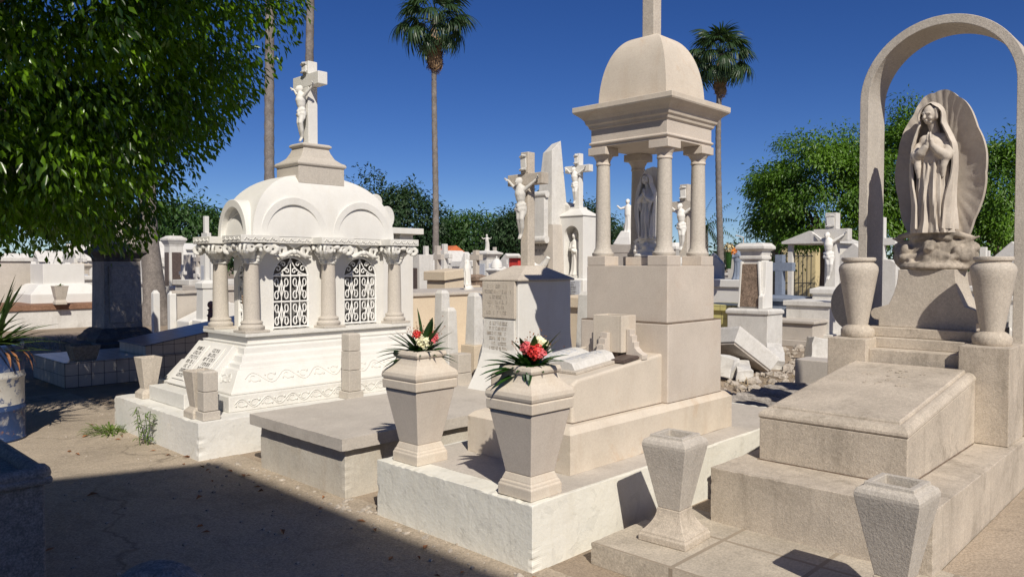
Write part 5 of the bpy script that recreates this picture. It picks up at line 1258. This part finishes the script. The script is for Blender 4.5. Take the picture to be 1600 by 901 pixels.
for a,b in ((0,0),(1.15,0),(0,.9),(1.15,.9)):
    m=MB(); m.sq1(a,b,[(.07,0),(.07,.98),(.03,1.05)]); prim(t,'post',m,'white',bevel=.006)
m=MB(); m.box(-.02,1.2,-.06,.06,1.0,1.06); prim(t,'rail',m,'slab'); m=MB(); m.box(.07,1.08,.0,.06,.4,.98); prim(t,'panel',m,'slab')
m=MB(); m.prism([(.05,0),(1.25,0),(1.25,.75),(.9,.8),(.05,.42)],'y',-.75,-.1); prim(t,'slab',m,'white',bevel=.02)
x,y=at(329,13.2); t=T('turned_post','pink terracotta turned finial on a square block left of the mausoleum','finial',(x,y,.30)); m=MB(); m.cbox(0,0,.2,.2,0,.2); prim(t,'block',m,'dirtywhite',bevel=.008)
m=MB(); m.lathe(0,0,[(.09,.2),(.09,.24),(.06,.26),(.055,.42),(.075,.44),(.05,.46),(.045,.52),(.065,.54),(.03,.56),(.055,.60),(.06,.63),(.045,.67),(.01,.69)],20); prim(t,'finial',m,'terrapink',smooth=True)
m=MB(); m.box(-.6,.5,-.15,.9,-.32,0); m.jitter(.06,3,3); prim(t,'rubble_base',m,'rubble',bevel=.02)
boxtomb('white_tomb','low stepped white tomb beyond the railed tomb',285,21,437,1.0,1.6,'dirtywhite')
boxtomb('grey_tomb','low grey tomb with a flat lid behind the railed tomb',300,19.5,446,.9,1.4,'slab')
m=MB(); q=random.Random(8); cx_,cy_=at(285,14.6)
for i in range(900):
    a,b=q.gauss(0,.8),q.gauss(0,.5); blade(m,(cx_+a,cy_+b,0),(q.uniform(-1,1),q.uniform(-1,1),1.2),q.uniform(.06,.2),.008,1,.2,3)
tag(m.build('grass',M['weed']),'patch of green weeds at the foot of the palm trunk','grass',kind='stuff')
m=MB(); 
for i in range(700):
    a,b=at(q.uniform(20,140),q.uniform(14.5,16.8)); blade(m,(a,b,0),(q.uniform(-1,1),q.uniform(-1,1),.8),q.uniform(.08,.2),.008,1,.2,3)
tag(m.build('dry_grass',M['drygrass']),'dry straw grass before the low white wall','grass',kind='stuff')
# --- just behind the mausoleum
def portico():
    x,y=at(640,10.9); t=T('flat_roof_tomb','white tomb with a flat roof slab on a square pillar and a round scroll ornament behind the mausoleum','tomb',(x,y,0))
    t.e['label']='white tomb with flat roof slab, square pillar and round scroll ornament behind the mausoleum'
    m=MB(); m.box(-1.6,-.08,-.42,.75,2.03,2.11); prim(t,'roof_slab',m,'white',bevel=.006)
    m=MB(); m.box(-.42,-.19,-.32,-.09,.0,2.03); prim(t,'pillar',m,'white',bevel=.006)
    m=MB(); m.box(-1.5,-.55,-.3,.6,0,2.03); prim(t,'wall',m,'white',bevel=.006)
    m=MB(); n=24; m.prism([(-.60+.11*math.cos(2*PI*k/n),2.25+.15*math.sin(2*PI*k/n)) for k in range(n)],'y',-.30,-.16); prim(t,'scroll',m,'whitecarv',bevel=.01)
    m=MB(); m.prism([(-.78+.10*math.cos(2*PI*k/n),2.45+.10*math.sin(2*PI*k/n)) for k in range(n)],'y',-.29,-.15); prim(t,'scroll',m,'whitecarv',bevel=.01)
    m=MB(); m.prism([(-1.3,2.11),(-.55,2.11),(-.65,2.3),(-.85,2.45),(-1.3,2.3)],'y',-.27,-.17); prim(t,'pediment',m,'whitecarv',bevel=.01)
    m=MB(); m.tube([(-.55,-.2,1.30),(-.42,-.2,1.30)],.012,6); prim(t,'rail',m,'iron')
portico()
# --- centre
x0,y0=at(640,10.6)
t=T('long_tomb','long low beige rendered tomb with a grey top behind the slim stone posts','tomb',(x0,y0,0)); m=MB(); m.box(0,3.6,0,1.5,-.02,1.17); prim(t,'body',m,'beigewall',bevel=.01); m=MB(); m.box(-.03,3.63,-.03,1.53,1.17,1.215); prim(t,'lid',m,'slab',bevel=.008)
m=MB(); m.box(-.6,3.8,-1.4,-.02,-.02,.36); prim(t,'ledge',m,'beigewall',bevel=.01)
def slimpost(px,d,ytop,zg,w,label,blk=0):
    x,y=at(px,d); H=hz(ytop,d)-zg; t=T('stone_post',label,'post',(x,y,zg))
    if blk: m=MB(); m.cbox(0,0,w*1.55,w*1.55,0,blk); prim(t,'block',m,'beigewall',bevel=.006)
    m=MB(); m.sq1(0,0,[(w*.55,blk),(w*.42,H-.04),(w*.28,H)]); prim(t,'shaft',m,'dirtywhite',bevel=.005); return t
slimpost(691,9.4,453,.34,.15,'slim pale stone post rising behind a shorter one beside the flowers')
slimpost(701,8.6,480,.36,.15,'shorter slim stone post directly right of the left bouquet')
slimpost(742,8.9,457,.36,.15,'slim tapered stone post on a square cream block left of the crucifix headstone',.32)
slimpost(916,8.4,455,.36,.15,'slim tapered stone post on a block beside the canopy pedestal',.25)
x,y=at(719,7.9); t=T('stone_post','squat grey post of two stacked blocks between the two bouquets','post',(x,y,.33)); m=MB(); m.cbox(0,0,.19,.15,0,.16); prim(t,'block',m,'slab',bevel=.006); m=MB(); m.cbox(0,0,.18,.145,.165,.36); prim(t,'block',m,'slab',bevel=.006)
m=MB(); m.box(4.95,6.4,5.9,7.6,-.02,.33); single('terrace_slab',m,M['slab'],'rough grey terrace slab between the slab tomb and the long beige tomb','slab',(5,5.9,0),bevel=.012)
m=MB(); m.box(5.0,7.5,4.3,5.0,-.02,.33); m.jitter(.01,2,3); single('terrace_slab',m,M['slabside'],'narrow beige slab strip at the foot of the crucifix headstone','slab',(5,4.3,0),bevel=.012)
x,y=at(732,12.3); lady_statue('praying_statue','small white robed statue seen from the side on the long beige tomb','statue',(x,y,1.17),R(-160),.43,M['statwhite'],M['statwhite'],man=False,base=True)
boxtomb('cream_tomb','cream block tomb with a slanted bookrest top under the tall palm trunk',681,15,424,.55,.5,'beigewall',slope=.06)
boxtomb('cream_tomb','low cream block tomb right of the slanted bookrest tomb',707,15.5,446,.4,.5,'beigewall')
stele('niche_tomb','grey white niche headstone beside the flat roof tomb',655,17,398,.55,.4,'dirtywhite','flat',base=.8,panel='slate')
crosst('stone_cross','weathered grey cross on a stepped base right of the tall palm trunk',684,21,384,.42,.13,'slab',ped=1.1,pw=.4)
x,y=at(704,36); t=T('roofed_shrine','small open shrine with an orange tiled roof and white columns','shrine',(x,y,0)); H=hz(384,36); m=MB()
m=MB(); m.prism([(-.75,1.95),(.75,1.95),(.75,2.02),(0,H),(-.75,2.02)],'x',-.8,.9); m.xf(Matrix.Rotation(R(68),4,'Z')); prim(t,'roof',m,'terracotta',bevel=.01)
for a,b in ((-.55,-.6),(-.55,.6),(.6,-.6),(.6,.6)):
    m=MB(); m.cbox(a,b,.12,.12,0,1.96); prim(t,'column',m,'white',bevel=.005)
m=MB(); m.cbox(.3,.2,.5,.75,0,1.85); prim(t,'wall',m,'white',bevel=.01); m=MB(); m.cbox(-.2,-.2,.5,.5,0,1.2); prim(t,'altar',m,'brownsoil')
boxtomb('stepped_tomb','white stepped tomb in front of the orange roofed shrine',722,30,408,1.2,1.2,'white')
m=MB(); rs=np.random.RandomState(3); cx_,cy_=at(721,24)
P=np.array([cx_,cy_,.98])+rs.uniform(-1,1,(900,3))*np.array([.30,.30,.16]); D=unit(rs.normal(size=P.shape)); o=leafmesh('clipped_hedge',P,D,unit(rs.normal(size=P.shape)+np.array([0,0,1])),np.full(900,.09),M['leaf4'],None)
tag(o,'small clipped green hedge in front of the white stepped tomb','hedge')
m=MB(); m.box(cx_-.4,cx_+.4,cy_-.4,cy_+.4,0,.84); single('planter_box',m,M['beigewall'],'cream planter box under the small clipped hedge','planter',(cx_,cy_,0),bevel=.01)
monument('white_monument','white column monument with a small statue on its cornice near the tree line',761,28,366,.62,'dirtywhite',1,sh=.78)
monument('domed_monument','small white dome topped monument left of the slim cream cross',776,25,400,.4,'white','dome',sh=.8)
crosst('stone_cross','rough brown grey cross on a rusty square block near the white column',744,22,391,.42,.14,'greycant',ped=1.35,pw=.5,pedmt='brownrough')
crosst('stone_cross','small grey cross showing between the domed monument and the cream cross',773,32,386,.5,.12,'slab',ped=1.4,pw=.4)
m=MB(); m.box(-.35,.35,-.25,.25,0,1.9); x,y=at(812,30); t=T('red_booth','red painted booth behind the foot of the slim cream cross','booth',(x,y,0)); prim(t,'wall',m,'redcloth',bevel=.01); m=MB(); m.box(-.45,.45,-.35,.35,1.9,1.98); prim(t,'roof',m,'slab')
wallbox('brown_wall','low rusty brown grave wall behind the white robed statue',748,16,-.2,.7,-.3,.5,0,1.05,'brownsoil')
# niche tomb, obelisk
def niche():
    x1,y1=8.62,6.90; w,dp=.44,.34; t=T('niche_tomb','white niche tomb with a robed figure, grey plaque and white crucifix on its cap','tomb',(x1+dp/2,y1+w/2,0)); 
    m=MB(); m.sq(0,0,[(.42,.42,0),(.42,.42,.55),(.30,.34,.56),(.30,.34,1.10),(.24,.28,1.13),(.24,.28,1.40),(.20,.24,1.42)]); prim(t,'base',m,'white',bevel=.008)
    X0=-dp/2; 
    m=MB(); m.prism(arch_poly(-w/2,w/2,1.42,2.32,[(-.135,.135,2.18)]),'x',X0,X0+.20); m.box(X0+.2,dp/2,-w/2,w/2,1.42,2.32); prim(t,'body',m,'white',bevel=.004)
    m=MB(); m.sq(0,0,[(dp/2+.015,w/2+.015,2.321),(dp/2+.015,w/2+.015,2.335),(.09,.09,2.43),(.085,.085,2.46)]); prim(t,'cap',m,'white',bevel=.004)
    m=MB(); m.box(X0+.03,X0+.17,-.10,.10,1.421,1.46); prim(t,'ledge',m,'white'); put_mesh('figure',FIG[0],M['statwhite'],t.e,(X0+.10,0,1.46),R(-90),.63)
    m=MB(); m.box(-.262,-.243,-.235,.235,1.155,1.385); pq=prim(t,'plaque',m,'plaque',bevel=.003)
    m=MB(); glyphs(m,lambda u,v,w_:(-.262-w_,-u,v),-.20,.20,1.17,1.375,6,seed=50,h=.62,dens=.97); prim(t,'lettering',m,'inscr',pq)
    crucifix_parts(t.e,0,0,2.46,3.245,.095,.46,3.02,.10,.1,M['white'],M['statwhite'],.50,2.53,base_local=(0,0,0))
niche()
def obelisk():
    x,y=at(862,11.4); t=T('obelisk','tall cream obelisk with slanted tip, stone scroll and hanging garland','obelisk',(x,y,0))
    m=MB(); m.sq1(0,0,[(.36,0),(.36,.5),(.29,.52),(.235,1.5),(.19,2.2)]); prim(t,'base',m,'slab',bevel=.008)
    m=MB(); z=3.46; vs=[(-.19,-.17,2.2),(.19,-.17,2.2),(.19,.17,2.2),(-.19,.17,2.2),(-.10,-.09,3.30),(.10,-.09,z),(.10,.09,z-.03),(-.10,.09,3.27)]
    m.mesh(vs,[(0,3,2,1),(4,5,6,7),(0,1,5,4),(1,2,6,5),(2,3,7,6),(3,0,4,7)]); prim(t,'shaft',m,'dirtywhite',bevel=.006)
    m=MB(); n=14; pts=[(.0,2.62)]; m.box(-.30,-.21,-.12,.12,2.0,2.62); prim(t,'scroll',m,'dirtywhite',bevel=.012)
    m=MB(); m.tube([(-.27,-.15,2.64),(-.27,.15,2.64)],.05,12); m.tube([(-.29,-.16,1.98),(-.29,.16,1.98)],.055,12); prim(t,'scroll_roll',m,'dirtywhite',smooth=True)
    m=MB(); m.tube([(-.30,-.2+.4*f,1.72-.16*math.sin(PI*f)) for f in np.linspace(0,1,13)],[.03+.03*math.sin(PI*f) for f in np.linspace(0,1,13)],8); m.jitter(.012,3,30); prim(t,'garland',m,'statwhite',smooth=True)
    m=MB(); m.prism([(-.05,1.9),(.13,1.9),(.14,2.5),(.10,2.56),(-.05,2.5)],'x',.12,.34); m.xf(Matrix.Translation((0,-.2,0))); prim(t,'drapery',m,'dirtywhite',bevel=.03,seg=3)
    m=MB(); glyphs(m,lambda u,v,w_:(-.245-w_-(1.95-v)*.03,-u,v),-.14,.14,1.78,1.95,2,seed=52,h=.4); glyphs(m,lambda u,v,w_:(-.27-w_-(1.5-v)*.05,-u,v),-.15,.15,1.30,1.46,2,seed=53,h=.4); prim(t,'lettering',m,'inscr')
obelisk()
boxtomb('cream_tomb','low cream tomb in front of the niche tomb and beside the canopy pedestal',884,10,463,.5,.9,'beigewall')
# --- seen between the canopy columns
x,y=at(979,95); t=T('white_spire','slender white church spire far away between the canopy columns','spire',(x,y,0)); m=MB(); m.sq1(0,0,[(.75,0),(.75,4.8),(.62,4.9),(.60,5.2),(.05,7.6)]); prim(t,'tower',m,'white'); m=MB(); m.box(-.04,.04,-.04,.04,7.6,8.1); m.box(-.04,.04,-.16,.16,7.85,7.93); prim(t,'cross',m,'white')
x,y=at(981,19); t=T('angel_monument','white angel with an outstretched arm on a grey block between the left canopy columns','monument',(x,y,0)); m=MB(); m.sq1(0,0,[(.5,0),(.5,.6),(.32,.62),(.32,1.9),(.33,1.92),(.33,2.12)]); prim(t,'pedestal',m,'slab',bevel=.01)
m=MB(); m.sq1(0,0,[(.28,2.121),(.22,2.3),(.14,2.45)]); m.jitter(.05,4,5); prim(t,'rock',m,'statwhite',bevel=.02); put_mesh('figure',FIG[1],M['statwhite'],t.e,(0,0,2.4),R(-70),.86)
crosst('grey_crucifix','dark grey stone cross with a white corpus between the right canopy columns',1071,10.5,289,.42,.125,'greycant2',ped=1.72,pw=.42,corpus='statwhite',cat='crucifix',pedmt='white')
monument('white_monument','small white carved pedestal behind the front canopy column',1050,14,374,.34,'white')
wallbox('brick_wall','red brick boundary wall right of the canopy far behind the graves',1128,58,-.5,9,-3.5,-3.3,0,2.35,'brick',cop=.18,cmt='slab')
wallbox('orange_roof_house','low house with an orange roof far behind the left canopy column',966,80,-1.5,1.5,-1.5,1.5,0,2.6,'yellow','house',.45,'terracotta')
# --- right: broken memorial and collapsed slabs
def broken():
    x,y=at(1180,13); t=T('broken_memorial','cracked white memorial with a rough brown inset panel and a heavy flared cap','monument',(x,y,-.07)); t.e.scale=(.86,.86,1.05)
    m=MB(); m.sq(0,0,[(.33,.42,.30),(.33,.42,.80),(.36,.45,.82),(.36,.45,.87),(.32,.41,.90)]); m.jitter(.012,3,5); prim(t,'plinth',m,'dirtywhite',bevel=.01)
    m=MB(); m.sq(0,0,[(.33,.40,-.02),(.33,.40,.295)]); m.jitter(.02,8,5); prim(t,'plinth_block',m,'dirtywhite',bevel=.012)
    m=MB(); m.sq(0,0,[(.20,.27,.90),(.16,.21,1.68)]); prim(t,'stele',m,'dirtywhite',bevel=.008)
    m=MB(); vs=[]; 
    m.prism([(-.215,.93),(.215,.93),(.165,1.62),(-.165,1.62)],'x',-.232,-.165); m.xf(Matrix.Translation((.01,0,0))); prim(t,'rough_panel',m,'brownrough',bevel=.006)
    m=MB()
    for s in (-1,1): m.prism([(s*.245,.92),(s*.215,.92),(s*.165,1.62),(s*.165,1.66),(s*.195,1.66)],'x',-.245,-.16)
    prim(t,'moulding',m,'white',bevel=.004)
    m=MB(); m.sq(0,0,[(.18,.22,1.68),(.20,.24,1.70),(.20,.24,1.74),(.18,.22,1.745),(.19,.23,1.82),(.26,.30,1.86),(.26,.30,1.90),(.20,.24,1.955)]); prim(t,'cap',m,'dirtywhite',bevel=.005)
    m=MB(); P=[(-.27,.905),(-.27,1.10),(-.20,1.14),(-.17,1.25),(-.14,1.66),(.14,1.66),(.14,.905)]; m.prism(P,'y',-.30,-.20); prim(t,'buttress',m,'white',bevel=.01)
    x,y=at(1158,11.4); t=T('toppled_slab','toppled white framed slab leaning half overturned against the broken memorial','slab',(x,y,.36)); t.e.rotation_euler=(R(-8),R(33),R(-20))
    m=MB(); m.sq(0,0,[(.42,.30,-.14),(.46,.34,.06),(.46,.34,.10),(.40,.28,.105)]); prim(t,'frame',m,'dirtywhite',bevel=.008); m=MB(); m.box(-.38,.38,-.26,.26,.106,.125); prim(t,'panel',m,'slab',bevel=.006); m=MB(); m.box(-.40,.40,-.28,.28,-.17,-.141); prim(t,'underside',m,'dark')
    for (px,d,z,sz,rot,lab) in ((1212,12.1,.14,(.42,.12,.10),(5,-12,28),'broken white kerb beam lying in front of the broken memorial'),(1162,10.8,.10,(.42,.11,.09),(0,-3,30),'long white kerb stone half buried beside the toppled slab'),(1133,10.6,.2,(.12,.14,.14),(8,4,10),'chunk of white rubble touching the canopy pedestal'),(1278,12.6,.2,(.20,.14,.20),(10,5,40),'chipped white stone lump left of the arched grave')):
        x,y=at(px,d); m=MB(); a,b,c=sz; m.box(-a,a,-b,b,-c,c); bmesh.ops.subdivide_edges(m.bm,edges=m.bm.edges,cuts=3,use_grid_fill=True); m.jitter(.035,px%7,6)
        o=single('stone_fragment',m,M['dirtywhite'],lab,'stone',(0,0,0),bevel=.01); o.location=(x,y,z); o.rotation_euler=tuple(R(k) for k in rot)
    m=MB(); m.box(5.9,8.3,2.72,3.75,-.02,.27); m.jitter(.012,2,3); t=T('weathered_slab','low weathered slab with wavy dark streaks between canopy tomb and arched grave','slab',(6.5,3.2,0)); t.part('body',m,M['slabside'],bevel=.01)
    m=MB(); n=40
    for k in range(n):
        xx=6.40+(8.28-6.40)*k/n; m.tube([(xx+.03*math.sin(v*6+k*1.7),2.74+v,.275+.010*math.sin(v*9+k)) for v in np.linspace(0,1,9)],.022,5)
    m.jitter(.012,2,8); t.part('wavy_surface',m,M['cobble'])
    m=MB(); m.box(8.30,8.64,3.05,3.62,.22,.56); m.box(8.30,8.64,2.4,3.04,.22,.56); t=T('block_pair','pale green grey rendered block with a joint left of the arched grave plinth','block',(8.4,3.1,0)); t.part('block',m,M['slab'],bevel=.008); m=MB(); m.box(8.36,8.6,2.5,3.45,-.02,.22); t.part('foot',m,M['rubble'],bevel=.02)
broken()
m=MB(); q=random.Random(15)
for i in range(420):
    px=q.uniform(1130,1330); d=q.uniform(9.2,16); a,b=at(px,d); s=q.uniform(.015,.07)*(1 if q.random()<.9 else 1.8); m.ball((a,b,s*.3),(s,s*q.uniform(.6,1.2),s*.6),5)
m.jitter(.03,3,20); tag(m.build('rubble_heap',M['rubble']),'broken stone rubble strewn between the right hand graves','rubble',kind='stuff')
m=MB()
for i in range(700):
    px=q.uniform(1130,1300); d=q.uniform(8.4,11); a,b=at(px,d); blade(m,(a,b,0),(q.uniform(-1,1),q.uniform(-1,1),.6),q.uniform(.06,.2),.006,1,.2,3)
tag(m.build('dry_grass',M['drygrass']),'dry grass among the fallen stones','grass',kind='stuff')
boxtomb('tiled_low_tomb','low tomb faced with yellow tiles right behind the canopy pedestal',1128,13.5,476,.9,.9,'yellowtile',lid=True)
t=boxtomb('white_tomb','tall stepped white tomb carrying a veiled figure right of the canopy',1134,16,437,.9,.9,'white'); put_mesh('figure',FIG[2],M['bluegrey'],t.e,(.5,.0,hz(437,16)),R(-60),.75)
x,y=at(1138,15.6); m=MB(); t=T('flower_bunch','yellow and orange flower bunch beside the broken memorial cap','flowers',(x,y,hz(393,15.6))); bloom(m,(0,0,.06),.10,110,3,ps=.4); prim(t,'yellow_flower',m,'yellow'); m=MB(); bloom(m,(.05,-.07,.0),.075,90,4,ps=.4); prim(t,'orange_flower',m,'orange'); m=MB(); m.lathe(0,0,[(.05,-.35),(.08,0)],12); prim(t,'stem_bundle',m,'bouq')
crosst('stone_cross','shaded blue grey cross on a wide box tomb before the yellow wall',1219,17,398,.62,.17,'bluegrey',ped=.95,pw=.9)  # its shaded look is in the blue-grey colour, no tree shades it
t=house('gabled_canopy_tomb','grey white gabled canopy tomb on square pillars left of the arched grave',1266,19.5,361,1.2,1.4,'dirtywhite','dirtywhite',open_=True,rh=.13,zg=0)
crosst('white_crucifix','white crucifix on a stepped base directly left of the arch',1300,16.6,333,.74,.235,'dirtywhite',ped=1.15,pw=.6,corpus='statwhite',cat='crucifix')
boxtomb('grey_tomb','wide stepped grey tomb below the white crucifix',1262,15.6,470,.9,1.1,'dirtywhite')
wallbox('yellow_house','yellow painted house wall seen through the gabled canopy tomb',1275,36,-2.5,5,-1,1,0,3.0,'yellow','house',.15,'slab')
x,y=at(1220,24); t=T('iron_fence','black iron railing between broken memorial and gabled tomb','fence',(x,y,0)); m=MB()
for k in range(16): m.tube([(-1.0+.13*k,0,0),(-1.0+.13*k,0,2.0)],.014,5)
for z in (.3,1.05,1.9): m.tube([(-1.05,0,z),(1.0,0,z)],.018,5)
m.xf(Matrix.Rotation(HEAD-R(90),4,'Z')); prim(t,'railing',m,'black')
stele('headstone','white round topped headstone seen between arch leg and statue pedestal',1386,12.5,405,.34,.2,'dirtywhite','round',base=.75)
crosst('stone_cross','plain white cross arm showing beyond the left leg of the arch',1377,14,340,.5,.12,'white',ped=1.0,pw=.3)
crosst('stone_cross','small white cross above the right urn of the arched grave',1536,11,386,.30,.085,'white',ped=1.0,pw=.3)
stele('headstone','low dark grey headstone behind the statue pedestal',1408,15,405,.8,.2,'dark','round',base=.4)
boxtomb('grey_tomb','low grey tomb between gabled tomb and crucifix base',1236,15.2,500,.9,.9,'slab')
# --- lamp post far right of the trunk
x,y=at(1161,70); t=T('street_lamp','tiny street lamp above the distant trees','street lamp',(x,y,0)); m=MB(); m.tube([(0,0,0),(0,0,4.2)],.06,6); prim(t,'pole',m,'slab'); m=MB(); m.tube([(0,0,4.2),(-.5,.5,4.4)],.05,6); prim(t,'arm',m,'slab')
# --- many small far graves
def far_protos():
    out=[]
    for k in range(4):
        t=T('far_grave','x','grave',(0,0,0)); m=MB()
        if k==0: m.sq1(0,0,[(.45,0),(.45,.25),(.3,.27),(.28,1.0),(.36,1.05),(.36,1.15),(.08,1.2)]); m.box(-.06,.06,-.06,.06,1.2,1.95); m.box(-.055,.055,-.24,.24,1.58,1.71)
        elif k==1: m.sq(0,0,[(.5,.7,0),(.5,.7,.5),(.42,.6,.52),(.42,.6,.8),(.47,.65,.82),(.47,.65,.9)]); m.prism([(-.4,.9),(.4,.9),(.4,1.5),(0,1.9),(-.4,1.5)],'x',.2,.4)
        elif k==2: m.prism([(-.5,0),(.5,0),(.5,1.7),(.62,1.7),(0,2.25),(-.62,1.7),(-.5,1.7)],'x',-.5,.7)
        else: m.sq1(0,0,[(.5,0),(.5,.3),(.34,.35),(.30,1.2),(.40,1.28),(.40,1.36),(.22,1.5),(.05,2.3)])
        o=prim(t,'stone',m,'dirtywhite',bevel=.015)
        out.append(t)
    return out
FP=far_protos(); fl=['small white cross grave far off among the crowded graves','low white tomb with a gabled headboard far off among the crowded graves','white house shaped tomb far off among the crowded graves','white obelisk topped tomb far off among the crowded graves']
fg=['far cross graves','far gabled graves','far house tombs','far obelisk tombs']
q=random.Random(99); used=0
slots=[(q.uniform(-20,345),q.uniform(28,52)) for _ in range(74)]+[(q.uniform(640,800),q.uniform(30,54)) for _ in range(40)]+[(q.uniform(930,1250),q.uniform(28,50)) for _ in range(18)]+[(q.uniform(1330,1640),q.uniform(16,24)) for _ in range(10)]
slots+=[(q.uniform(85,140),q.uniform(23,30)) for _ in range(7)]+[(q.uniform(205,330),q.uniform(22,30)) for _ in range(9)]+[(q.uniform(652,728),q.uniform(22,29)) for _ in range(7)]
cnt=[0]*4
for px,d in slots:
    k=q.choice((0,0,0,0,1,1,2,3)); x,y=at(px,d); s=q.uniform(.75,1.15)
    if cnt[k]==0: o=FP[k].e; o.location=(x,y,0); tag(o,fl[k],'grave',fg[k]); o.scale=(s,)*3
    else: o=dup(FP[k].e,(x,y,0),None,fl[k],fg[k],s)
    cnt[k]+=1
